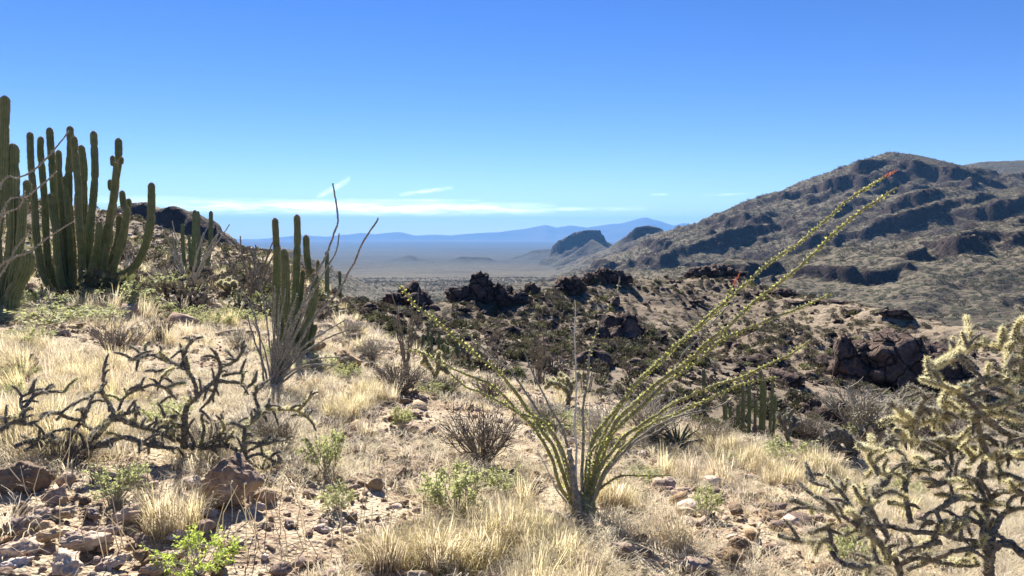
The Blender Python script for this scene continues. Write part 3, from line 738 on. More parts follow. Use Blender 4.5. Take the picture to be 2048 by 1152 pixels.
# ------------------------------------------------------------------ organ pipe cacti
def organ_stem(root, P, rad, base, ribs=13, spines=True, mat='cactus_skin', tipmat=None):
    P, s = resample(P, 0.02); L = s[-1]; k = np.unique(np.concatenate([np.arange(0, len(s), 2 if spines else 5), np.arange(max(0, len(s) - 9), len(s))])); P, s = P[k], s[k]; n = len(P)
    r = np.interp(s, [0, L * 0.15, L * 0.6, L - rad * 1.6, L], [0.86 * rad, rad * 1.05, rad, rad * 0.92, rad * 0.2])
    dome = np.clip((L - s) / (rad * 1.5), 0, 1); r = np.where(s > L - rad * 1.5, rad * 0.92 * np.sqrt(1 - (1 - dome) ** 2 + 0.05), r)
    for j in np.arange(rng.uniform(0.3, 0.6), L - 0.2, rng.uniform(0.45, 0.8)):      # joints between years of growth
        r = r * (1 - 0.2 * np.exp(-((s - j) / 0.028) ** 2))
    r = r * (1 + 0.10 * noise2(s * 3.1 + rng.uniform(0, 99), s * 0))
    seg = ribs * 2; th = np.arange(seg); mod = np.where(th % 2 == 0, 1.10, 0.80)[None, :] * (1 + 0.03 * rng.normal(size=(n, 1)))
    mb = MB(); tube(mb, P, r, seg, True, mod)
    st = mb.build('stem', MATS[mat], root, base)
    if spines:
        T, N, B = frames(P); idx = np.repeat(np.arange(1, n), ribs * 3); rb = np.tile(np.repeat(np.arange(ribs), 3), n - 1)
        th = rb * 2 * 2 * PI / seg
        O = np.cos(th)[:, None] * N[idx] + np.sin(th)[:, None] * B[idx]
        Q = P[idx] + O * (r[idx] * 1.05)[:, None] + T[idx] * rng.uniform(-.02, .02, (len(idx), 1))
        D = unit(O + 0.7 * rng.normal(size=O.shape)); V, F = tri_cards(Q, D, rng.uniform(0.012, 0.03, len(Q)), 0.0028)
        m2 = MB(); m2.add(V, F); m2.build('spines', MATS['cactus_spine'], st, base)
    return st
def organ_pipe(label, base_px, D, stems, group=None, spines=True, ribs=13, spread=0.5):
    """stems: [(width px, [(px, py) from tip to foot])]"""
    c = hit(*base_px) if D is None else pix(*base_px, D); D = c.y
    base = np.array([c.x, c.y, gz(c.x, c.y)]); root = thing('organ_pipe_cactus', base, label, 'cactus', group)
    for k, (wpx, pts) in enumerate(stems):
        off = rng.uniform(-spread, spread)
        foot = pts[-1]; by = base_px[1]
        if foot[1] < by - 4: pts = pts + [((foot[0] * 0.6 + base_px[0] * 0.4), by + 6)]
        ys = np.array([p[1] for p in pts]); f = np.clip((by - ys) / 120.0, 0, 1)
        P = np.array([tuple(pix(p[0], p[1], D + off * (0.35 + 0.65 * q))) for p, q in zip(pts, f)])[::-1]
        P[0, 2] = min(P[0, 2], gz(P[0, 0], P[0, 1]) - 0.03)
        organ_stem(root, P, wpx / FPX * D / 2 * 0.98, base, ribs, spines)
    return root
organ_pipe('large organ pipe cactus with about twenty tall stems on the upper slope', (150, 585), 14.2, [
    (12, [(60, 264), (62, 327), (69, 410), (73, 472), (85, 547)]), (12, [(82, 273), (81, 302), (85, 347), (90, 410), (92, 460), (100, 556)]),
    (13, [(99, 255), (102, 302), (106, 347), (109, 393), (119, 452), (127, 493), (127, 568)]), (11, [(117, 300), (119, 352), (123, 410), (129, 472), (136, 540)]),
    (14, [(140, 252), (141, 306), (137, 356), (137, 410), (144, 493), (146, 577)]), (12, [(148, 272), (150, 312), (156, 368), (156, 410), (160, 472), (167, 535), (171, 572)]),
    (14, [(162, 290), (167, 335), (167, 393), (169, 452), (171, 493), (168, 560)]), (13, [(187, 262), (189, 304), (190, 347), (187, 393), (183, 431), (179, 477), (178, 540)]),
    (15, [(237, 276), (237, 314), (233, 347), (228, 393), (221, 435), (208, 481), (192, 510), (179, 547)]), (9, [(225, 311), (226, 330), (230, 350)]), (8, [(244, 314), (242, 328), (236, 344)]), (9, [(220, 359), (221, 378), (227, 398)]),
    (11, [(244, 381), (247, 412), (252, 437)]), (12, [(258, 397), (254, 427), (250, 460), (244, 493), (225, 527), (205, 556)]), (13, [(239, 430), (238, 464), (233, 493), (212, 535), (196, 560)]),
    (14, [(303, 365), (303, 410), (300, 452), (287, 502), (267, 535), (237, 554), (200, 566)]), (12, [(220, 455), (219, 485), (204, 518), (190, 556)]), (13, [(100, 387), (106, 427), (115, 477), (124, 540)]),
    (14, [(158, 397), (160, 452), (164, 510), (168, 575)]), (11, [(130, 352), (133, 393), (138, 450), (142, 520)]), (12, [(199, 443), (196, 485), (186, 530)]), (13, [(180, 470), (178, 520), (176, 570)]), (13, [(112, 452), (114, 500), (122, 560)]), (12, [(90, 470), (98, 520), (112, 565)])], spread=0.55)
organ_pipe('thick-stemmed organ pipe cactus with a curled low arm beside the largest cactus', (14, 612), 10.5, [
    (18, [(10, 191), (9, 243), (7, 306), (4, 368), (-6, 450), (-6, 540)]), (24, [(26, 287), (25, 347), (26, 410), (27, 460), (23, 514), (12, 556), (6, 598)]), (25, [(56, 500), (54, 530), (42, 560), (26, 590)]),
    (15, [(53, 360), (55, 385), (50, 410), (40, 450), (30, 500)]), (22, [(-22, 330), (-22, 400), (-18, 480), (-10, 560)]), (17, [(14, 588), (12, 604), (10, 614)]), (16, [(46, 392), (44, 440), (38, 500), (26, 560)])], spread=0.3)
organ_pipe('young organ pipe cactus with rusty ribs behind the bare grey ocotillo', (590, 682), 10.4, [
    (13, [(550, 436), (552, 476), (554, 516), (556, 600), (566, 660)]), (15, [(556, 492), (554, 532), (552, 580), (554, 640), (562, 672)]), (16, [(568, 498), (571, 540), (572, 600), (577, 640), (584, 676)]),
    (14, [(594, 429), (595, 476), (593, 532), (591, 588), (588, 628), (588, 676)]), (13, [(612, 470), (614, 512), (620, 544), (629, 556)]), (17, [(631, 546), (628, 588), (622, 620), (612, 651), (602, 678)]),
    (7, [(636, 520), (635, 540), (631, 562)]), (11, [(632, 649), (626, 668), (618, 684)]), (12, [(600, 645), (594, 664), (592, 682)]), (9, [(606, 540), (603, 580), (600, 620), (596, 670)])], spread=0.25)
organ_pipe('small organ pipe cactus of five thin stems below the dark hilltop crags', (392, 556), 22, [
    (7, [(365, 447), (366, 490), (370, 535)]), (8, [(390, 420), (388, 470), (387, 514)]), (7, [(396, 422), (397, 470), (398, 520)]), (8, [(422, 422), (421, 485), (415, 527), (408, 556)]), (6, [(350, 480), (352, 520), (358, 550)]), (6, [(378, 470), (380, 510), (384, 545)])], spines=False, ribs=9)
organ_pipe('single slim cactus column behind the young organ pipe cactus', (654, 590), 21, [(8, [(654, 502), (654, 550), (654, 588)])], spines=False, ribs=9, spread=0)
organ_pipe('short single cactus column downhill of the slim column', (680, 598), 23, [(6, [(679, 542), (680, 570), (680, 596)])], spines=False, ribs=9, spread=0)
def clump(x0, x1, top, foot, n, wpx, seed):
    rg = np.random.default_rng(seed); out = []
    for k in range(n):
        x = x0 + (x1 - x0) * (k + 0.5) / n + rg.uniform(-6, 6); t = top + rg.uniform(0, 1) ** 1.5 * 0.6 * (foot - top)
        out.append((wpx * rg.uniform(0.85, 1.15), [(x + rg.uniform(-2, 2), t), (x, (t + foot) / 2), (x * 0.8 + 0.2 * (x0 + x1) / 2, foot)]))
    return out
organ_pipe('many-stemmed organ pipe cactus rising from the gully below the near crest', (868, 752), 27, clump(840, 896, 652, 750, 9, 6, 1), spines=False, ribs=9)
organ_pipe('dark organ pipe cactus next to the many-stemmed one in the gully', (934, 756), 26, clump(914, 952, 660, 754, 5, 8, 2), spines=False, ribs=9)
organ_pipe('sparse organ pipe cactus of thin stems farther down the gully', (1008, 758), 34, clump(985, 1032, 676, 756, 6, 6, 3), spines=False, ribs=9)
organ_pipe('low organ pipe cactus half hidden by the crest under the rounded outcrop', (764, 706), 24, clump(748, 784, 664, 704, 4, 8, 4), spines=False, ribs=9)
organ_pipe('tall-stemmed organ pipe cactus below the low reddish ledge', (1500, 858), 21, clump(1440, 1556, 740, 856, 11, 6.5, 5), spines=False, ribs=10)
organ_pipe('lone slim cactus column beside the cactus below the reddish ledge', (1409, 800), 25, [(7, [(1407, 738), (1408, 770), (1409, 800)])], spines=False, ribs=9, spread=0)

# ------------------------------------------------------------------ ocotillos
def cane(root, P, r0, r1, base, bark, leafy, flower=False, thorn=True):
    P, s = resample(P, 0.03); L = s[-1]; n = len(P)
    P = P + np.cumsum(rng.normal(0, 0.0022, P.shape), 0)
    r = r0 + (r1 - r0) * (s / L) ** 0.8; mb = MB()
    tube(mb, P, r, 7, True, 1 + 0.16 * rng.normal(size=(n, 7)).clip(-1, 1))
    c = mb.build('cane', MATS[bark], root, base)
    T, N, B = frames(P)
    def around(k, spacing):
        m_ = int(L / spacing) * k; si = np.repeat(np.arange(int(L / spacing)) * spacing, k) + rng.uniform(-.004, .004, m_)
        i = np.clip((si / L * (n - 1)).astype(int), 0, n - 1); th = np.repeat(np.arange(int(L / spacing)) * 2.4, k) + rng.normal(0, 0.35, m_)
        O = np.cos(th)[:, None] * N[i] + np.sin(th)[:, None] * B[i]; return i, O, si
    if thorn:
        i, O, si = around(1, 0.012)
        V, F = tri_cards(P[i] + O * r[i][:, None] * 0.8, unit(O + 0.25 * rng.normal(size=O.shape)), rng.uniform(0.012, 0.026, len(i)), 0.003)
        m2 = MB(); m2.add(V, F); m2.build('thorns', MATS['old_spine'], c, base)
    if leafy > 0:
        i, O, si = around(8, 0.012); k = (rng.uniform(0, 1, len(i)) < leafy * np.clip(0.55 + 1.0 * si / L, 0, 1) * np.clip(0.9 + 1.2 * noise2(si * 14 + L * 50, si * 0), 0.3, 1.3)); i, O = i[k], O[k]
        D = unit(O * 0.9 + T[i] * 0.6 + 0.45 * rng.normal(size=O.shape))
        V, F = leaf_cards(P[i] + O * r[i][:, None] * 0.9, D, rng.uniform(0.010, 0.021, len(i)), rng.uniform(0.005, 0.0095, len(i)))
        m3 = MB(); m3.add(V, F); m3.build('leaves', MATS['cane_leaf'], c, base)
    if flower:
        m_ = 64; tt = rng.uniform(0, 1, m_); Q = P[-1] + T[-1] * (tt * 0.13 - 0.02)[:, None]
        D = unit(T[-1] * 0.5 + rng.normal(size=(m_, 3))); V, F = leaf_cards(Q, D, 0.026 * (1.25 - tt), 0.008)
        m4 = MB(); m4.add(V, F); m4.build('flowers', MATS['red_flower'], c, base)
    return c
def traced_ocotillo(label, D, base_px, canes, w0, w1):
    c = pix(*base_px, D); base = np.array([c.x, c.y, gz(c.x, c.y)]); root = thing('ocotillo', base, label, 'ocotillo')
    for pts, bark, leafy, off, sc_, fl in canes:
        pts = pts[::-1] if pts[0][1] < pts[-1][1] or (abs(pts[0][0] - base_px[0]) > abs(pts[-1][0] - base_px[0])) else pts
        A = np.array(pts, float); l = np.concatenate([[0], np.cumsum(np.hypot(*np.diff(A, axis=0).T))])
        P = np.array([tuple(pix(p[0], p[1], D + off * (q / 700.0))) for p, q in zip(pts, l)])
        cane(root, P, w0 * sc_ / FPX * D / 2, w1 * sc_ / FPX * D / 2, base, bark, leafy, fl)
    return root, base
OCB = (1163, 1032)
oc, ocbase = traced_ocotillo('leafy ocotillo with long arching canes and red blossoms on the path side', 4.8, OCB, [
    ([(812, 704), (851, 719), (914, 751), (969, 772), (1012, 808), (1043, 841), (1069, 868), (1100, 924), (1117, 974), (1142, 1008), (1158, 1030)], 'cane_bark', 0.45, 0.3, 0.95, False),
    ([(796, 565), (832, 611), (872, 641), (915, 677), (951, 707), (987, 733), (1013, 763), (1032, 786), (1055, 820), (1083, 862), (1108, 897), (1125, 945), (1140, 990), (1156, 1028)], 'cane_bark', 0.75, -0.2, 1.0, False),
    ([(938, 669), (984, 714), (1027, 747), (1060, 796), (1087, 839), (1112, 885), (1130, 930), (1146, 990), (1158, 1028)], 'grey_bark', 0.05, 0.6, 0.8, False),
    ([(1033, 694), (1056, 740), (1080, 783), (1098, 820), (1117, 851), (1133, 893), (1146, 940), (1156, 1000), (1160, 1030)], 'grey_bark', 0.0, 0.7, 0.8, False),
    ([(905, 748), (932, 770), (971, 787), (1004, 804), (1038, 826), (1088, 843), (1110, 868), (1129, 899), (1144, 955), (1157, 1025)], 'cane_bark', 0.4, -0.5, 0.8, False),
    ([(1247, 555), (1238, 589), (1213, 640), (1196, 680), (1187, 711), (1178, 773), (1171, 827), (1167, 907), (1163, 995), (1163, 1032)], 'grey_bark', 0.18, 0.4, 0.85, False),
    ([(1155, 600), (1155, 667), (1156, 729), (1158, 795), (1156, 853), (1158, 907), (1155, 951), (1160, 1031)], 'pale_bark', 0.0, -0.2, 0.6, False),
    ([(1181, 800), (1182, 871), (1176, 940), (1168, 1025)], 'pale_bark', 0.0, 0.3, 0.5, False),
    ([(1769, 350), (1687, 400), (1605, 478), (1518, 540), (1446, 608), (1369, 675), (1275, 758), (1240, 804), (1209, 844), (1187, 880), (1175, 924), (1171, 987), (1167, 1030)], 'cane_bark', 0.8, 0.5, 1.05, True),
    ([(1796, 379), (1697, 449), (1629, 516), (1571, 569), (1504, 618), (1454, 660), (1416, 690), (1387, 719), (1345, 749), (1307, 775), (1268, 811), (1239, 840), (1210, 882), (1190, 940), (1178, 1000), (1168, 1030)], 'cane_bark', 0.9, -0.3, 1.05, False),
    ([(1670, 572), (1605, 601), (1542, 627), (1494, 651), (1446, 669), (1410, 705), (1369, 737), (1328, 770), (1298, 796), (1269, 826), (1239, 855), (1218, 882), (1195, 950), (1180, 1005), (1170, 1030)], 'cane_bark', 0.8, 0.2, 1.0, False),
    ([(1490, 582), (1463, 601), (1431, 631), (1404, 666), (1369, 702), (1357, 725), (1322, 761), (1283, 793), (1251, 826), (1230, 855), (1200, 920), (1180, 990), (1168, 1030)], 'grey_bark', 0.05, 0.7, 0.75, False),
    ([(1469, 569), (1457, 590), (1446, 612), (1400, 655), (1340, 705), (1280, 764), (1240, 815), (1205, 870), (1184, 930), (1168, 1030)], 'cane_bark', 0.5, 0.8, 0.8, True),
    ([(1623, 677), (1587, 702), (1534, 728), (1490, 749), (1440, 764), (1404, 778), (1369, 796), (1339, 814), (1310, 834), (1277, 855), (1248, 876), (1215, 915), (1195, 950), (1180, 1002), (1170, 1030)], 'cane_bark', 0.7, -0.5, 0.95, False),
    ([(1561, 757), (1519, 764), (1475, 773), (1428, 796), (1387, 814), (1345, 832), (1304, 848), (1265, 880), (1235, 910), (1205, 950), (1183, 1005), (1170, 1032)], 'cane_bark', 0.55, 0.1, 0.85, False),
    ([(1471, 793), (1434, 814), (1392, 823), (1345, 836), (1300, 858), (1255, 895), (1220, 935), (1190, 990), (1172, 1030)], 'grey_bark', 0.05, -0.7, 0.7, False),
    ([(1345, 838), (1284, 875), (1249, 907), (1213, 947), (1195, 987), (1175, 1030)], 'grey_bark', 0.0, 0.5, 0.65, False),
    ([(1347, 952), (1284, 953), (1240, 956), (1213, 969), (1195, 987), (1175, 1028)], 'cane_bark', 0.4, -0.5, 0.7, False),
    ([(1242, 875), (1215, 878), (1194, 889), (1183, 910), (1179, 945), (1170, 1028)], 'cane_bark', 0.9, -0.4, 0.65, False),
    ([(1072, 900), (1092, 938), (1110, 975), (1140, 1012), (1156, 1030)], 'pale_bark', 0.0, -0.3, 0.5, False)], 9.6, 3.5)
mb = MB()
P = np.array([tuple(pix(*q, 4.8)) for q in ((1166, 1058), (1166, 1036), (1168, 1012), (1170, 985))]); P, s = resample(P, 0.02)
tube(mb, P, np.interp(s, [0, s[-1] * .35, s[-1] * .75, s[-1]], [0.06, 0.085, 0.075, 0.03]), 12, True, 1 + 0.16 * rng.normal(size=(len(P), 12)).clip(-1, 1))
mb.build('root_crown', MATS['cane_bark'], oc, ocbase)
mb = MB(); P = np.array([tuple(pix(*q, 4.72)) for q in ((1158, 1030), (1150, 980), (1143, 930), (1138, 898))]); P, s = resample(P, 0.02)
tube(mb, P, np.interp(s, [0, s[-1]], [0.028, 0.017]), 9, True, 1 + 0.3 * rng.normal(size=(len(P), 9)).clip(-1, 1)); mb.build('stump', MATS['grey_bark'], oc, ocbase)

traced = [([(663, 368), (673, 429), (667, 463), (644, 520), (610, 589), (575, 685), (553, 772)], 0.3, 1.0), ([(757, 429), (725, 478), (702, 528), (671, 585), (633, 627), (595, 692), (557, 772)], -0.2, 1.0),
          ([(675, 467), (671, 501), (644, 547), (612, 610), (580, 690), (554, 770)], 0.4, 0.8), ([(484, 585), (503, 620), (518, 677), (528, 765), (540, 772)], 0.1, 0.8), ([(495, 628), (515, 690), (526, 720), (538, 772)], -0.2, 0.8)]
rg = np.random.default_rng(5)
for k in range(26):
    a = rg.normal(0.42, 0.42); l = rg.uniform(90, 215); tx, ty = 548 + math.sin(a) * l, 772 - math.cos(a) * l
    traced.append(([(tx, ty), (548 + math.sin(a * 0.8) * l * 0.55, 772 - math.cos(a * 0.8) * l * 0.55), (546 + rg.uniform(-12, 12), 774)], rg.uniform(-.8, .8), rg.uniform(0.6, 0.95)))
traced_ocotillo('bare grey ocotillo fanning up in front of the young organ pipe cactus', 7.6, (548, 774), [(p, 'grey_bark', 0.0, o, s_, False) for p, o, s_ in traced], 6.5, 3.2)
traced_ocotillo('thin dry ocotillo canes arching across the thick-stemmed organ pipe cactus', 7.5, (-70, 640), [(p, 'grey_bark', 0.0, o, 0.7, False) for p, o in
    (([(145, 440), (100, 470), (60, 500), (0, 530), (-66, 636)], 0.2), ([(140, 262), (110, 300), (70, 340), (40, 355), (0, 378), (-66, 636)], 0.4), ([(52, 380), (40, 410), (0, 446), (-62, 630)], -0.3), ([(55, 470), (30, 500), (0, 552), (-60, 636)], 0.3), ([(120, 345), (60, 395), (10, 420), (-60, 630)], 0.1))], 9, 4)
def fan_ocotillo(label, px, py, hpx, n, spread, seed, bark='grey_bark', leafy=0.0, group=None, wpx=5, lean=0.0, D=None):
    p = hit(px, py) if D is None else pix(px, py, D)
    if D is not None: p.z = gz(p.x, p.y)
    H = hpx / FPX * p.y; rg = np.random.default_rng(seed)
    root = thing('ocotillo', p, label, 'ocotillo', group); b = np.array(p)
    for k in range(n):
        az_ = rg.uniform(0, 6.28); sp = spread * rg.uniform(0.25, 1.0); l = H * rg.uniform(0.65, 1.05)
        d = np.array([math.cos(az_) * sp + lean, math.sin(az_) * sp, 1.0]); d /= np.linalg.norm(d)
        P = np.array([b + np.array([0, 0, -0.03]), b + d * l * 0.4 + [0, 0, 0.05 * l], b + d * l * 0.75, b + d * l + np.array([d[0], d[1], 0]) * 0.08 * l + rg.normal(0, 0.03 * l, 3)])
        cane(root, P, wpx / FPX * p.y / 2, wpx * 0.45 / FPX * p.y / 2, b, bark, leafy, False, p.y < 9)
    return root
fan_ocotillo('slender bare ocotillo by the crest below the rounded outcrop', 812, 742, 165, 8, 0.55, 11, 'twig', wpx=4)
fan_ocotillo('dark twiggy ocotillo uphill of the bare grey ocotillo', 505, 622, 150, 14, 0.6, 12, 'twig', wpx=5)
fan_ocotillo('yellowish dry ocotillo before the small five-stemmed cactus', 378, 590, 150, 12, 0.75, 13, 'pale_twig', wpx=4.5)
fan_ocotillo('thin leafless ocotillo behind the leafy ocotillo, near the small pale cholla', 1075, 790, 180, 8, 0.35, 14, 'twig', wpx=3.6, D=12.5)
fan_ocotillo('faint grey ocotillo on the slope below the dark rock block', 1170, 800, 160, 7, 0.4, 15, 'twig', wpx=3.4, D=14)
fan_ocotillo('sparse dry ocotillo standing alone behind the tall bristling cholla', 1985, 700, 120, 5, 0.6, 16, 'pale_twig', wpx=4, D=20)
fan_ocotillo('short dry ocotillo between the largest cactus and the hilltop crags', 250, 560, 90, 9, 0.7, 17, 'pale_twig', wpx=4, D=17)
# ------------------------------------------------------------------ chollas
def cholla_branch(root, P, r0, r1, base, age, parent_name='branch', spine_len=0.022):
    """age 0 = young straw-spined joint, 1 = old dark wood"""
    P, s = resample(P, 0.011); n = len(P); L = s[-1]; seg = 8
    P = P + np.cumsum(rng.normal(0, 0.0011, P.shape), 0)
    r = (r0 + (r1 - r0) * s / L) * (1 + 0.16 * noise2(s * 9 + rng.uniform(0, 99), s * 0))
    for j in np.arange(rng.uniform(.05, .1), L - .03, 0.11): r = r * (1 - 0.22 * np.exp(-((s - j) / 0.012) ** 2))
    r[-1] *= 0.4; r[-2] *= 0.8
    th = np.arange(seg) * 2 * PI / seg; i = np.arange(n)[:, None]
    mod = 1 + 0.24 * np.sin(i * 1.55 + th[None] * 3) * np.cos(i * 0.55 - th[None] * 2) + 0.10 * rng.normal(size=(n, seg)).clip(-1.5, 1.5)
    mb = MB(); tube(mb, P, r, seg, True, mod)
    b = mb.build(parent_name, MATS['cholla_bark' if age > 0.5 else 'cholla_green'], root, base)
    T, N, B = frames(P); f = s / L                                   # spines thicken towards the young end
    dens = np.clip((1 - age) * 1.0 + 0.2 + 0.5 * (f > 0.75) * (1 - age), 0, 1.2)
    cnt = (dens * 34).astype(int); idx = np.repeat(np.arange(n), cnt); a = rng.uniform(0, 6.28, len(idx))
    O = np.cos(a)[:, None] * N[idx] + np.sin(a)[:, None] * B[idx]
    D = unit(O + 0.55 * rng.normal(size=O.shape) + 0.2 * T[idx])
    V, F = tri_cards(P[idx] + O * (r[idx] * 0.95)[:, None], D, rng.uniform(0.5, 1.15, len(idx)) * spine_len * (1.1 - 0.45 * age), 0.0028)
    m2 = MB(); m2.add(V, F); m2.build('spines', MATS['cholla_spine' if age < 0.5 else 'old_spine'], b, base)
    return P, T
def traced_cholla(label, D, base_px, mapf, branches, amp, seed, rpx, extra, tip_age, spine_len=0.022):
    D0 = D(base_px[0]) if callable(D) else D
    c = pix(*base_px, D0); base = np.array([c.x, c.y, gz(c.x, c.y)]); root = thing('cholla', base, label, 'cholla')
    rg = np.random.default_rng(seed)
    def to3(q):
        px, py = mapf(*q); d = (D(px) if callable(D) else D) + amp * 2.2 * float(fbm2(np.array([px / 130.0]), np.array([py / 130.0]), 2, seed)[0])
        return np.array(tuple(pix(px, py, d)))
    for pts, age, sc_ in branches:
        P = np.array([to3(q) for q in pts]); g = np.array([gz(q[0], q[1]) for q in P]); P[:, 2] = np.maximum(P[:, 2], g + 0.015)
        r = rpx * sc_ / FPX * D0 / 2
        Q, T = cholla_branch(root, P, r * 1.15, r * 0.72, base, age, 'branch' if sc_ < 1.5 else 'trunk', spine_len)
        for k in range(int(extra * len(Q) * 0.011 / 0.11)):          # short side joints
            i = rg.integers(len(Q) // 5, len(Q)); d = unit(rg.normal(size=3) + T[i] * 0.5 + np.array([0, -0.1, 0.35])); l = rg.uniform(0.05, 0.13)
            q = Q[i]; e = q + d * l; m_ = (q + e) / 2 + np.array([0, 0, 0.012]); a2 = min(1, max(0, tip_age + rg.normal(0, 0.3)))
            cholla_branch(root, np.array([q, m_, e]), r * 0.8 / max(sc_, .8), r * 0.62 / max(sc_, .8), base, a2, 'joint', spine_len)
    return root
# left: sprawling old plant, mostly dark dead wood
LDX = np.linspace(-40, 680, 13); LDY = ground_hits(LDX, np.full(13, 912.0))[:, 1] - 0.1
mapL = lambda x, y: (x / 2.25, 640 + y / 2.25)
Lb = [([(830, 575), (828, 480), (835, 400), (900, 335), (975, 270)], 1, 1.7), ([(975, 270), (990, 210), (968, 145)], .9, 1.1), ([(990, 210), (1060, 180), (1100, 110)], .5, 1.0), ([(975, 275), (1070, 280), (1110, 300), (1150, 270)], .9, 1),
      ([(885, 335), (870, 270), (835, 210), (830, 150), (872, 80)], .8, 1.0), ([(835, 205), (770, 215), (700, 228)], .9, .9), ([(835, 205), (740, 180), (680, 158), (580, 182)], .8, .95), ([(655, 162), (655, 105)], .2, .9), ([(800, 205), (755, 230), (718, 262)], .9, .8),
      ([(975, 280), (960, 340), (900, 410)], 1, .9), ([(1000, 250), (1050, 235), (1120, 225)], .8, .8), ([(1105, 640), (1100, 560), (1100, 480)], 1, 1.5), ([(1100, 485), (1160, 440), (1220, 392)], .4, 1.1), ([(1100, 480), (1190, 405), (1260, 402), (1350, 412), (1420, 480)], .45, 1.1),
      ([(1340, 408), (1400, 340)], .3, 1.0), ([(1170, 415), (1150, 335), (1190, 292)], .9, .9), ([(1100, 480), (1050, 462), (1000, 470)], .9, .9), ([(1105, 620), (1170, 600), (1250, 640), (1330, 632)], 1, .9), ([(1100, 600), (1180, 560), (1290, 540)], .9, .9),
      ([(310, 600), (318, 520), (370, 452), (422, 370)], 1, 1.4), ([(370, 452), (320, 440), (240, 412), (188, 432)], 1, 1), ([(370, 456), (432, 502)], 1, 1.1), ([(525, 440), (490, 375), (455, 312), (482, 280)], 1, 1.2), ([(520, 435), (560, 345), (660, 300), (740, 312), (792, 362)], 1, .75),
      ([(430, 530), (490, 462), (550, 430), (622, 392)], 1, 1.25), ([(618, 395), (612, 440), (622, 482)], 1, .9), ([(0, 500), (50, 462), (110, 470), (165, 455)], 1, .95), ([(110, 445), (95, 355), (132, 328)], 1, .95), ([(112, 392), (170, 336), (292, 324)], 1, .9), ([(0, 440), (60, 436), (120, 452)], 1, .8),
      ([(70, 570), (130, 542), (180, 540), (232, 582)], 1, .9), ([(110, 590), (170, 560), (230, 510), (300, 490)], 1, .8), ([(465, 275), (466, 212), (492, 196)], 1, .7), ([(465, 320), (420, 330), (395, 350)], 1, .7), ([(525, 440), (600, 470), (700, 500), (790, 540)], 1, 1.3), ([(440, 560), (560, 520), (680, 560), (800, 570)], 1, 1.3),
      ([(830, 560), (760, 500), (720, 520)], 1, 1), ([(840, 560), (930, 575), (1020, 560), (1100, 590)], 1, 1.4), ([(860, 580), (960, 540), (1060, 520)], 1, 1.1), ([(900, 570), (920, 500), (905, 445)], .4, 1.0), ([(960, 560), (1000, 500), (1010, 480)], .3, .9), ([(1010, 560), (1050, 500)], .3, 1), ([(880, 580), (850, 520), (790, 470), (735, 520)], 1, .9),
      ([(330, 590), (280, 540), (200, 520)], 1, .9), ([(330, 600), (420, 570), (500, 560)], 1, 1.2), ([(1110, 630), (1180, 680), (1240, 650)], 1, .8), ([(700, 560), (690, 500), (720, 460), (800, 440)], 1, .8)]
traced_cholla('sprawling old cholla of twisted dark bare branches above the big boulder', lambda px: float(np.interp(px, LDX, LDY)), (369, 892), mapL, Lb, 0.24, 3, 7.2, 2.3, 0.8)
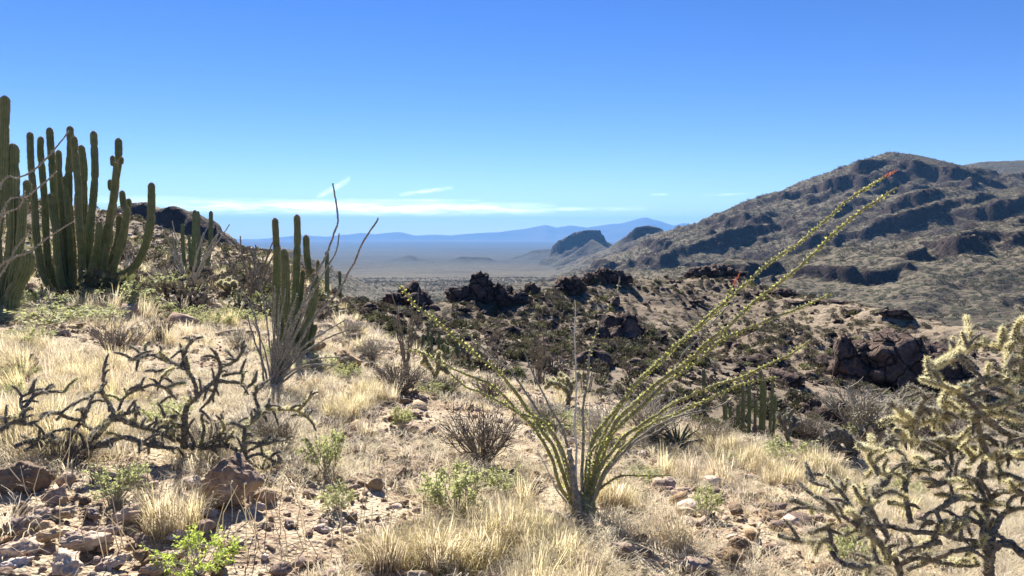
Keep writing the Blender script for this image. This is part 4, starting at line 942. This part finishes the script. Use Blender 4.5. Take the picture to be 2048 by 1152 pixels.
# right: taller plant, straw-yellow spines glowing on the young joints
mapR = lambda x, y: (1548 + x / 2.087, 600 + y / 2.087)
Rb = [([(900, 1230), (895, 1120), (905, 1040), (890, 960), (880, 850), (862, 750), (895, 640), (870, 560), (860, 470)], 1, 1.9), ([(905, 1040), (970, 1010), (1043, 1070), (1100, 1120)], 1, 1.7), ([(530, 1220), (510, 1100), (440, 1020), (350, 940), (300, 850), (240, 782), (140, 752), (128, 705)], .95, 1.15),
      ([(440, 1010), (330, 930), (200, 840), (130, 790), (98, 758)], .9, 1.05), ([(360, 940), (450, 935), (560, 960), (700, 970), (770, 990), (890, 1000)], 1, 1.2), ([(470, 975), (405, 880), (430, 830), (480, 745), (490, 700)], .9, 1.05), ([(430, 830), (370, 832), (325, 768)], .35, .95),
      ([(570, 935), (545, 805), (560, 740), (620, 680), (710, 660)], .9, 1), ([(700, 700), (560, 710), (440, 722), (378, 660)], .4, 1.1), ([(450, 635), (500, 572), (585, 590), (730, 592)], .6, 1), ([(355, 605), (400, 625), (455, 615), (500, 575)], .3, .95), ([(515, 545), (590, 580)], .1, 1.05),
      ([(1060, 375), (960, 430), (850, 440), (740, 372), (610, 330)], .4, 1.05), ([(780, 380), (850, 328), (920, 335), (1000, 362)], .5, 1), ([(970, 335), (968, 210), (900, 188)], .35, 1.2), ([(968, 200), (1010, 170), (1060, 160)], .1, 1.3), ([(955, 190), (950, 110)], .05, 1.4), ([(1000, 165), (1020, 100), (1060, 60)], .15, 1.2),
      ([(1043, 330), (1040, 250), (1050, 190)], .15, 1.4), ([(650, 275), (700, 258), (790, 205), (792, 80)], .12, 1.2), ([(795, 195), (870, 182), (880, 150)], .05, 1.2), ([(790, 210), (820, 150)], .05, 1.1), ([(790, 255), (845, 312)], .6, .9),
      ([(862, 470), (760, 480), (650, 450), (600, 440)], .5, 1.1), ([(725, 555), (690, 490), (625, 450)], .6, 1.1), ([(590, 510), (540, 470), (488, 428)], .1, 1.1), ([(595, 522), (600, 450), (660, 380)], .6, .9), ([(440, 515), (500, 500), (590, 515), (700, 500)], .35, 1), ([(700, 470), (715, 410), (735, 370)], .05, 1.3), ([(735, 470), (770, 440), (800, 440)], .05, 1.4),
      ([(862, 475), (950, 545), (1060, 575)], .8, 1.5), ([(860, 480), (930, 470), (1000, 480), (1060, 500)], .15, 1.3), ([(725, 595), (742, 680), (720, 760), (640, 785)], 1, 1), ([(860, 760), (800, 740), (720, 760)], 1, 1.1), ([(725, 850), (680, 880), (690, 925), (660, 1010)], 1, 1), ([(720, 850), (780, 830), (870, 850)], 1, 1.2),
      ([(240, 1050), (290, 1095), (380, 1110), (490, 1090)], .9, .95), ([(505, 1115), (600, 1072), (740, 1100), (850, 1110)], 1, 1.1), ([(810, 685), (870, 612), (820, 560), (760, 580)], .3, 1.0), ([(880, 735), (960, 725), (1060, 752)], .6, 1.1), ([(480, 845), (530, 850), (570, 870)], .1, 1), ([(620, 610), (680, 640), (740, 640)], .9, .9),
      ([(880, 850), (940, 800), (1000, 790), (1060, 820)], 1, 1.2), ([(890, 950), (820, 920), (740, 930), (640, 940)], 1, 1.2), ([(900, 1010), (950, 900), (1020, 870)], 1, 1.3), ([(880, 660), (950, 650), (1050, 640)], .3, 1.1), ([(870, 560), (940, 600), (1040, 690)], .9, 1.2), ([(905, 850), (925, 845)], .05, 1.3), ([(840, 660), (800, 620), (770, 600)], .1, 1.2),
      ([(60, 835), (120, 850), (200, 880), (260, 870)], .5, .8), ([(20, 980), (80, 1000), (160, 1010), (240, 1005)], .5, .8), ([(150, 970), (220, 960), (290, 990)], .5, .8), ([(700, 1010), (620, 1030), (540, 1060), (420, 1055)], 1, 1), ([(560, 1120), (700, 1060), (800, 1040), (900, 1030)], 1, 1.2)]
traced_cholla('tall bristling cholla with straw-yellow spiny tips and a black lower trunk', 3.7, (1975, 1165), mapR, Rb, 0.34, 8, 9.4, 1.7, 0.62, 0.022)
mapS = lambda x, y: (1560 + x / 3.945, 860 + y / 3.945)
traced_cholla('charred arching dead cholla limbs collapsed in golden grass', float(hit(1690, 925).y), (1690, 925), mapS, [([(270, 190), (310, 130), (370, 60), (450, 15), (530, 60), (610, 190)], 1, 1.8), ([(330, 180), (380, 90), (460, 55), (540, 110), (590, 200)], 1, 1.5),
    ([(400, 200), (440, 110), (500, 70), (580, 90)], 1, 1.2), ([(560, 180), (600, 280), (640, 370), (700, 470)], 1, 1.3), ([(600, 250), (540, 200), (500, 250), (490, 330)], 1, .7), ([(640, 360), (690, 330), (740, 380)], 1, .8), ([(290, 180), (400, 150), (520, 160), (600, 170)], 1, 1.4)], 0.1, 5, 13, 0.5, 1.0)
def small_cholla(label, px, py, hpx, seed, age, D=None, wpx=9):
    p = hit(px, py) if D is None else pix(px, py, D)
    p.z = gz(p.x, p.y); H = hpx / FPX * p.y; rg = np.random.default_rng(seed); b = np.array(p)
    root = thing('cholla', p, label, 'cholla'); r = wpx / FPX * p.y / 2
    def grow(q, d, l, lv):
        e = q + d * l; m_ = (q + e) / 2 + rg.normal(0, 0.08 * l, 3)
        cholla_branch(root, np.array([q, m_, e]), r * (1.25 if lv == 0 else 1), r * 0.9, b, 1 if lv == 0 else age, 'trunk' if lv == 0 else 'branch', r * 1.1)
        if lv < 3:
            for k in range(2 if lv else 3): grow(e, unit(d * 0.6 + rg.normal(size=3) * 0.75 + [0, 0, 0.25]), l * rg.uniform(0.6, 0.95), lv + 1)
    grow(b, np.array([0.1, 0, 1.0]), H * 0.36, 0); return root
small_cholla('small pale cholla on the crest under the leafy ocotillo canes', 868, 772, 62, 1, 0.1)
small_cholla('pale branching cholla with dark lower limbs behind the leafy ocotillo', 1135, 815, 75, 2, 0.3)
small_cholla('leafless dark cholla skeleton beside the golden grass', 1570, 905, 90, 3, 1.0)
small_cholla('low white-tipped cholla on the slope behind the dark twiggy ocotillo', 455, 600, 46, 4, 0.1)

# ------------------------------------------------------------------ leafy bushes and dry shrubs near the path
def make_bush(seed, kind):
    """unit bush (about 1 wide, 0.8 high) -> (stem mesh, leaf mesh or None)"""
    rg = np.random.default_rng(seed); ms, ml = MB(), MB(); tips = []
    n = {'leafy': 26, 'low': 30, 'twig': 70}[kind]
    for k in range(n):
        a = rg.uniform(0, 6.28); sp = rg.uniform(0, 1) ** 0.6; d = np.array([math.cos(a) * sp, math.sin(a) * sp, 0.9 if kind != 'low' else 0.5]); d /= np.linalg.norm(d)
        l = rg.uniform(0.42, 0.62) if kind != 'twig' else rg.uniform(0.35, 0.7)
        q0 = rg.normal(0, 0.03, 3) * [1, 1, 0]; q1 = q0 + d * l * 0.5 + rg.normal(0, 0.03, 3); q2 = q0 + d * l + [0, 0, 0.06]
        tube(ms, np.array([q0, q1, q2]), [0.010, 0.007, 0.003], 3, False)
        for j in range(3 if kind != 'twig' else 5):
            e = q1 + (q2 - q1) * rg.uniform(0, 1); dd = unit(d + rg.normal(0, 0.55, 3)); l2 = rg.uniform(0.12, 0.24)
            tube(ms, np.array([e, e + dd * l2 * .5 + rg.normal(0, .012, 3), e + dd * l2]), [0.005, 0.004, 0.002], 3, False); tips.append((e + dd * l2, dd))
        tips.append((q2, d))
    if kind != 'twig':
        Q = np.array([t_[0] for t_ in tips]); D = np.array([t_[1] for t_ in tips]); m_ = 11
        P = np.repeat(Q, m_, 0) - np.repeat(D, m_, 0) * rg.uniform(0, 0.14, (len(Q) * m_, 1)); DD = unit(np.repeat(D, m_, 0) * 0.6 + rg.normal(size=P.shape) * 0.8)
        V, F = leaf_cards(P, DD, rg.uniform(0.035, 0.075, len(P)), rg.uniform(0.018, 0.034, len(P))); ml.add(V, F)
    return ms, (ml if kind != 'twig' else None)
BUSH = {}
for key, kind, seeds, sm, lm in (('leafy', 'leafy', (1, 2, 3), 'pale_twig', 'green_leaf'), ('bright', 'low', (4, 5), 'pale_twig', 'bright_leaf'), ('low', 'low', (6, 7), 'pale_twig', 'green_leaf'), ('twig', 'twig', (8, 9, 10), 'twig', None), ('pale', 'twig', (11, 12), 'pale_twig', None)):
    BUSH[key] = []
    for sd in seeds:
        a, b = make_bush(sd, kind); BUSH[key].append((a.mesh('stems', MATS[sm]), b.mesh('leaves', MATS[lm]) if b else None))
def put_bush(key, px, py, wpx, hpx, label, group=None):
    p = hit(px, py); k = wpx / FPX * p.y; h = hpx / FPX * p.y / 0.66
    root = thing('leafy_bush' if key in ('leafy', 'low', 'bright') else 'dry_shrub', p, label, 'bush' if key in ('leafy', 'low', 'bright') else 'shrub', group)
    root.scale = (k, k, h); root.rotation_euler = (0, 0, random.uniform(0, 6.28))
    a, b = random.choice(BUSH[key]); link('stems', a, root)
    if b: link('leaves', b, root)
put_bush('bright', 392, 1150, 160, 85, 'bright yellow-green leafy bush among the pale ledge slabs')
put_bush('leafy', 232, 1012, 150, 85, 'pale green leafy bush between the dark boulder and the old cholla')
put_bush('leafy', 652, 955, 115, 95, 'domed green bush on bare stems beside the stony path')
put_bush('leafy', 335, 868, 110, 75, 'green leafy bush growing up through the old cholla')
put_bush('leafy', 912, 1040, 185, 115, 'wide loose green bush between the path and the leafy ocotillo')
put_bush('leafy', 1012, 1000, 110, 60, 'smaller green bush touching the foot of the leafy ocotillo')
put_bush('leafy', 1412, 1040, 78, 68, 'small round green bush alone on the gravel by a dark rock')
put_bush('leafy', 804, 862, 62, 50, 'small green bush at the far end of the stony path')
put_bush('leafy', 672, 1030, 100, 60, 'thin green sprig bush below the domed bush')
put_bush('leafy', 1698, 1135, 130, 70, 'green bush under the spreading limbs of the bristling cholla')
put_bush('low', 1590, 925, 140, 46, 'low green bush by the leafless dark cholla skeleton')
put_bush('low', 1112, 858, 130, 40, 'low yellow-green bush behind the leafy ocotillo')
for px, py, wp, hp in ((110, 650, 190, 44), (240, 610, 130, 44), (310, 590, 110, 44), (360, 600, 90, 36), (80, 620, 110, 40), (500, 650, 80, 36), (560, 720, 80, 36), (30, 760, 90, 34), (60, 690, 120, 36), (190, 640, 120, 34), (300, 625, 100, 30), (430, 655, 70, 34), (640, 745, 70, 40), (700, 760, 60, 36), (870, 790, 80, 34), (1290, 960, 90, 26), (1800, 1000, 100, 50), (20, 800, 60, 40), (375, 640, 90, 30), (1460, 935, 90, 34)):
    put_bush('low', px, py, wp, hp, 'low pale green bush spread over the straw on the near slope', 'low green bushes on the near slope')
put_bush('twig', 965, 930, 190, 112, 'dense grey twiggy shrub between the path and the leafy ocotillo')
put_bush('twig', 800, 790, 150, 62, 'dark grey twig mound beside the dark rounded boulder')
put_bush('twig', 238, 712, 130, 62, 'purplish grey twiggy shrub uphill of the old cholla')
put_bush('twig', 322, 684, 62, 50, 'small dark twig shrub next to the purplish one')
put_bush('twig', 560, 905, 110, 60, 'low dark twig shrub between the old cholla and the domed bush')
put_bush('twig', 150, 930, 130, 50, 'flattened grey twig shrub below the old cholla limbs')
put_bush('twig', 420, 905, 150, 70, 'tangle of grey dead twigs under the old cholla')
put_bush('pale', 520, 880, 130, 70, 'pale dry twig shrub at the edge of the old cholla')
put_bush('pale', 1300, 880, 170, 100, 'pale brown twig thicket behind the longest arching ocotillo canes')
put_bush('pale', 1720, 860, 210, 90, 'tan twig thicket behind the charred dead cholla')
for px, py, wp, hp in ((560, 640, 80, 50), (700, 680, 80, 44), (745, 720, 80, 44), (480, 700, 70, 40), (1080, 850, 120, 60), (1200, 880, 120, 70), (1420, 890, 120, 50), (1620, 880, 110, 50), (1880, 880, 130, 60), (520, 570, 70, 36), (430, 580, 60, 34), (330, 570, 80, 40), (280, 590, 60, 30), (620, 650, 60, 40), (980, 800, 110, 46), (900, 790, 80, 40)):
    put_bush(random.choice(('twig', 'pale')), px, py, wp, hp, 'leafless grey-brown twig shrub along the edge of the near slope', 'leafless shrubs along the near slope')
# agave rosette
p = hit(1355, 895); b = np.array(p); root = thing('agave', p, 'small dark spiky rosette in the grass behind the leafy ocotillo', 'agave')
for k in range(22):
    a = k * 2.4; e = 0.25 + 0.9 * (k / 22); d = np.array([math.cos(a) * math.cos(e), math.sin(a) * math.cos(e), math.sin(e)]); l = 0.3
    mb = MB(); q = np.array([b, b + d * l * .5 + [0, 0, .02], b + d * l]); tube(mb, q, [0.014, 0.012, 0.001], 4, False); mb.build('blade', MATS['agave_leaf'], root, b)
# dry seed stalks standing before the old cholla
rg = np.random.default_rng(77)
for cx, cy, n in ((300, 1000, 12), (240, 930, 9), (470, 1085, 9), (520, 1060, 7), (90, 1000, 8), (160, 1120, 8), (600, 1130, 7), (690, 1110, 8)):
    p = hit(cx, cy); b = np.array(p); root = thing('dry_stalks', p, 'loose sheaf of thin dry seed stalks among the stones', 'stalks', 'dry seed stalks among the stones')
    for k in range(n):
        q = b + np.array([rg.normal(0, .1), rg.normal(0, .08), -0.02]); d = unit(np.array([rg.normal(0, .25), rg.normal(0, .25), 1.0])); l = rg.uniform(.2, .42)
        mb = MB(); tube(mb, np.array([q, q + d * l * .5 + rg.normal(0, .01, 3), q + d * l + [rg.normal(0, .03), 0, 0]]), [.0028, .0022, .0016], 4, False); st = mb.build('stalk', MATS['pale_straw'], root, b)
        V, F = ICO[1]; m2 = MB(); m2.add(V * 0.006 + q + d * l, F); m2.build('seed_head', MATS['pale_straw'], st, b)

# ------------------------------------------------------------------ grass (uncountable)
def tuft(seed, n, hgt, spread, width, mat, droop=0.35):
    rg = np.random.default_rng(seed); Vs, Fs, o = [], [], 0
    for k in range(n):
        a = rg.uniform(0, 6.28); b0 = np.array([math.cos(a), math.sin(a), 0]) * rg.uniform(0, spread) ; l = hgt * rg.uniform(0.45, 1.1)
        a2 = a + rg.normal(0, .7); o_ = np.array([math.cos(a2), math.sin(a2), 0]); lean = rg.uniform(0.1, 0.9) * droop * 2
        s_ = np.array([-o_[1], o_[0], 0]) * width / 2
        q = [b0, b0 + o_ * lean * l * .25 + [0, 0, l * .5], b0 + o_ * lean * l * .7 + [0, 0, l * .85], b0 + o_ * lean * l * 1.15 + [0, 0, l * (1.0 - .25 * lean)]]
        Vs += [q[0] - s_, q[0] + s_, q[1] - s_ * .9, q[1] + s_ * .9, q[2] - s_ * .6, q[2] + s_ * .6, q[3]]
        Fs += [(o, o + 1, o + 3), (o, o + 3, o + 2), (o + 2, o + 3, o + 5), (o + 2, o + 5, o + 4), (o + 4, o + 5, o + 6)]; o += 7
    return np_mesh('grass_tuft', np.array(Vs), np.array(Fs), MATS[mat])
T = [tuft(1, 60, .30, .07, .0042, 'straw'), tuft(2, 80, .24, .10, .004, 'straw', .5), tuft(3, 44, .13, .10, .004, 'pale_straw', .9), tuft(4, 36, .09, .14, .004, 'pale_straw', 1.5), tuft(5, 40, .20, .06, .004, 'pale_straw', .6), tuft(6, 26, .06, .16, .004, 'straw', 2.0)]
x, y = wedge(15000, 2.7, 15, p=1.5); pxs = 1024 + FPX * x / y
trail = np.exp(-((pxs - 770) / 85) ** 2) * sstep(9.5, 7.5, y) + 0.5 * np.exp(-((pxs - 1480) / 220) ** 2) * sstep(6.5, 5, y) + 0.5 * np.exp(-((pxs - 200) / 260) ** 2) * sstep(5, 4.2, y)
keep = rng.uniform(0, 1, len(x)) < np.clip(0.50 - 0.6 * trail + 1.1 * fbm2(x * 0.55, y * 0.55, 3, 15), 0.04, 1); x, y = x[keep], y[keep]; N = len(x)
tall = fbm2(x * 0.7 + 9, y * 0.7, 3, 16) + 0.14 * rng.normal(size=N) > 0.42 + 0.5 * ((1024 + FPX * x / y < 660) & (y < 6.2))
idx = np.where(tall, rng.choice([0, 1, 4], N), rng.choice([2, 3, 3, 5, 5], N)); sc_ = rng.uniform(0.6, 1.2, N)
GX, GY, GI, GS = [x], [y], [idx], [sc_]
for cx, cy, wpx, n, k in ((1050, 1090, 130, 40, .75), (960, 1110, 90, 18, .75), (1120, 1130, 90, 18, .75), (1230, 1010, 70, 16, .8), (1470, 925, 90, 34, .8), (1650, 955, 80, 30, .85), (740, 800, 60, 26, .8), (690, 830, 70, 20, .8), (640, 800, 60, 16, .7), (450, 650, 40, 22, .7), (130, 890, 120, 26, .9), (60, 860, 60, 20, .9), (780, 1140, 60, 14, .8), (870, 1130, 80, 26, .9), (330, 1060, 60, 10, .8), (1350, 1090, 80, 10, .7), (1560, 960, 80, 20, .7), (60, 700, 80, 20, .7), (250, 790, 90, 16, .6), (140, 790, 100, 16, .6)):
    p = hit(cx, cy); s_ = wpx / FPX * p.y / 2
    GX.append(p.x + rng.normal(0, s_ * .6, n)); GY.append(p.y + rng.normal(0, s_ * .8, n)); GI.append(rng.choice([0, 0, 1], n)); GS.append(rng.uniform(.75, 1.25, n) * k)
x, y, idx, sc_ = map(np.concatenate, (GX, GY, GI, GS))
P = np.stack([x, y, height(x, y) + near_relief(x, y) - 0.005], 1)
tag(scatter('dry_grass', T, P, rng.uniform(0, 6.28, len(x)), sc_, idx, 0.12), kind='stuff')
x, y = wedge(3000, 13, 60, -38, 6, p=1.4); r = np.hypot(x, y); pxs = 1024 + FPX * x / y
keep = (y < np.interp(pxs, CREST_PX, CREST_Y) + 6); x, y = x[keep], y[keep]; N = len(x)
tag(scatter('slope_grass', T, np.stack([x, y, height(x, y)], 1), rng.uniform(0, 6.28, N), rng.uniform(0.8, 1.6, N), rng.choice([0, 1, 2, 2, 3, 4, 5], N)), kind='stuff')

# ------------------------------------------------------------------ scrub on the slopes beyond
def dome(seed, n, mat, twig=0.25, hgt=0.75):
    rg = np.random.default_rng(seed); d = unit(rg.normal(size=(n, 3))); d[:, 2] = np.abs(d[:, 2]); r = rg.uniform(0.25, 0.5, n) ** 0.6 * 0.62
    lump = 1 + 0.5 * noise3(d * 2.2 + seed, seed); P = d * (r * lump)[:, None] * [1, 1, hgt * 1.5]
    V, F = leaf_cards(P, unit(d + rg.normal(size=(n, 3)) * .7), rg.uniform(.09, .2, n), rg.uniform(.06, .12, n)); me = MB(); me.add(V, F)
    for k in range(10):
        a = rg.uniform(0, 6.28); dd = np.array([math.cos(a) * .6, math.sin(a) * .6, .8]); tube(me, np.array([[0, 0, -.05], dd * .25, dd * .5]), [.02, .014, .008], 3, False)
    return me.mesh('desert_shrub', MATS[mat])
DOMES = [dome(k, 130, ('scrub_leaf', 'scrub_grey', 'scrub_leaf', 'muted_leaf', 'scrub_grey')[k]) for k in range(5)]
DLAB = {'scrub_leaf': ('dark olive desert shrub on the slope across the gully', 'olive shrubs across the gully'), 'scrub_grey': ('grey-brown dry desert shrub on the slope across the gully', 'grey-brown shrubs across the gully'), 'muted_leaf': ('pale green desert shrub on the slope across the gully', 'pale green shrubs across the gully')}
px = rng.uniform(690, 2060, 900); py = rng.uniform(560, 860, 900); H = ground_hits(px, py, 9, 130, 260)
ok = ~np.isnan(H[:, 0]) & (H[:, 1] > 13) & (H[:, 1] < 120); H = H[ok][:180]
for q in H:
    k = random.choice((0, 0, 1, 1, 2, 3, 4)); o = link('desert_shrub', DOMES[k]); o.location = q; s_ = random.uniform(.35, .8); o.scale = (s_, s_, s_ * random.uniform(.7, 1.05)); o.rotation_euler = (0, 0, random.uniform(0, 6.28))
    lab, grp = DLAB[DOMES[k].materials[0].name]; tag(o, lab, 'shrub', grp)
px = rng.uniform(150, 700, 420); py = rng.uniform(400, 640, 420); H = ground_hits(px, py, 9, 80, 260); ok = ~np.isnan(H[:, 0]) & (H[:, 1] > 13)
for q in H[ok][:115]:
    k = random.choice((1, 2, 3, 4, 4)); o = link('desert_shrub', DOMES[k]); o.location = q; s_ = random.uniform(.5, 1.2); o.scale = (s_, s_, s_ * random.uniform(.7, 1.05)); o.rotation_euler = (0, 0, random.uniform(0, 6.28))
    tag(o, {'scrub_leaf': 'dark olive desert shrub on the hillside behind the largest cactus', 'scrub_grey': 'grey-brown dry desert shrub on the hillside behind the largest cactus', 'muted_leaf': 'pale green desert shrub on the hillside behind the largest cactus'}[DOMES[k].materials[0].name], 'shrub', 'shrubs on the hillside behind the largest cactus')
x, y = wedge(42000, 12, 170, -20, 38, p=1.15); N = len(x); pxs = 1024 + FPX * x / y
keep = (y > np.interp(pxs, CREST_PX, CREST_Y) + 2) & (rng.uniform(0, 1, N) < np.clip(.55 + 1.2 * fbm2(x / 14, y / 14, 3, 91), .05, 1)); x, y = x[keep], y[keep]; N = len(x)
tag(scatter('hillside_scrub', DOMES, np.stack([x, y, height(x, y) - .03], 1), rng.uniform(0, 6.28, N), np.exp(rng.normal(math.log(.42), .4, N)), rng.choice([0, 0, 1, 1, 2, 2, 3, 4, 4], N)), kind='stuff')
x, y = wedge(9000, 15, 78, -40, -9, p=1.3); N = len(x); pxs = 1024 + FPX * x / y
keep = (y < np.interp(pxs, CREST_PX, CREST_Y) + 30) & (rng.uniform(0, 1, N) < np.clip(.5 + 1.2 * fbm2(x / 9, y / 9, 3, 93), .05, 1)); x, y = x[keep], y[keep]; N = len(x)
tag(scatter('uphill_scrub', DOMES, np.stack([x, y, height(x, y) - .03], 1), rng.uniform(0, 6.28, N), np.exp(rng.normal(math.log(.36), .4, N)), rng.choice([0, 1, 1, 2, 3, 3, 4], N)), kind='stuff')
x, y = wedge(2500, 12, 70, -40, -9, p=1.2); N = len(x)
tag(scatter('uphill_rubble', G, np.stack([x, y, height(x, y)], 1), rng.uniform(0, 6.28, N), np.exp(rng.normal(math.log(.12), .5, N)).clip(.04, .45), rng.integers(0, 6, N), .3), kind='stuff')
SMALL = [dome(20 + k, 26, ('scrub_leaf', 'scrub_grey')[k % 2]) for k in range(4)]
x, y = wedge(42000, 160, 1300, -14, 38, p=1.15); N = len(x)
keep = rng.uniform(0, 1, N) < np.clip(.6 + 1.3 * fbm2(x / 90, y / 90, 4, 95), .08, 1); x, y = x[keep], y[keep]; N = len(x)
tag(scatter('mountain_scrub', SMALL, np.stack([x, y, height(x, y) - .1], 1), rng.uniform(0, 6.28, N), np.exp(rng.normal(math.log(1.5), .4, N)) * (1 + y / 1500), rng.integers(0, 4, N)), kind='stuff')
# dark stones of the far side of the gully
px = rng.uniform(880, 2050, 500); py = rng.uniform(560, 780, 500); H = ground_hits(px, py, 12, 120, 260); ok = ~np.isnan(H[:, 0]) & (H[:, 1] > 30)
DARK = [np_mesh('dark_rock', *rock_shape(400 + k, 3, 13, .13, (1, .8, .7), 2.2), MATS['outcrop']) for k in range(6)]
for q in H[ok][:90]:
    o = link('dark_rock', random.choice(DARK)); s_ = random.choice((.2, .25, .3, .4, .55, .8)); o.location = (q[0], q[1], q[2] + .15 * s_); o.scale = (s_ * random.uniform(.8, 1.6), s_, s_ * random.uniform(.5, 1.0)); o.rotation_euler = (0, 0, random.uniform(0, 6.28))
    tag(o, 'dark rock half buried in the scrub across the gully', 'rock', 'dark rocks across the gully')
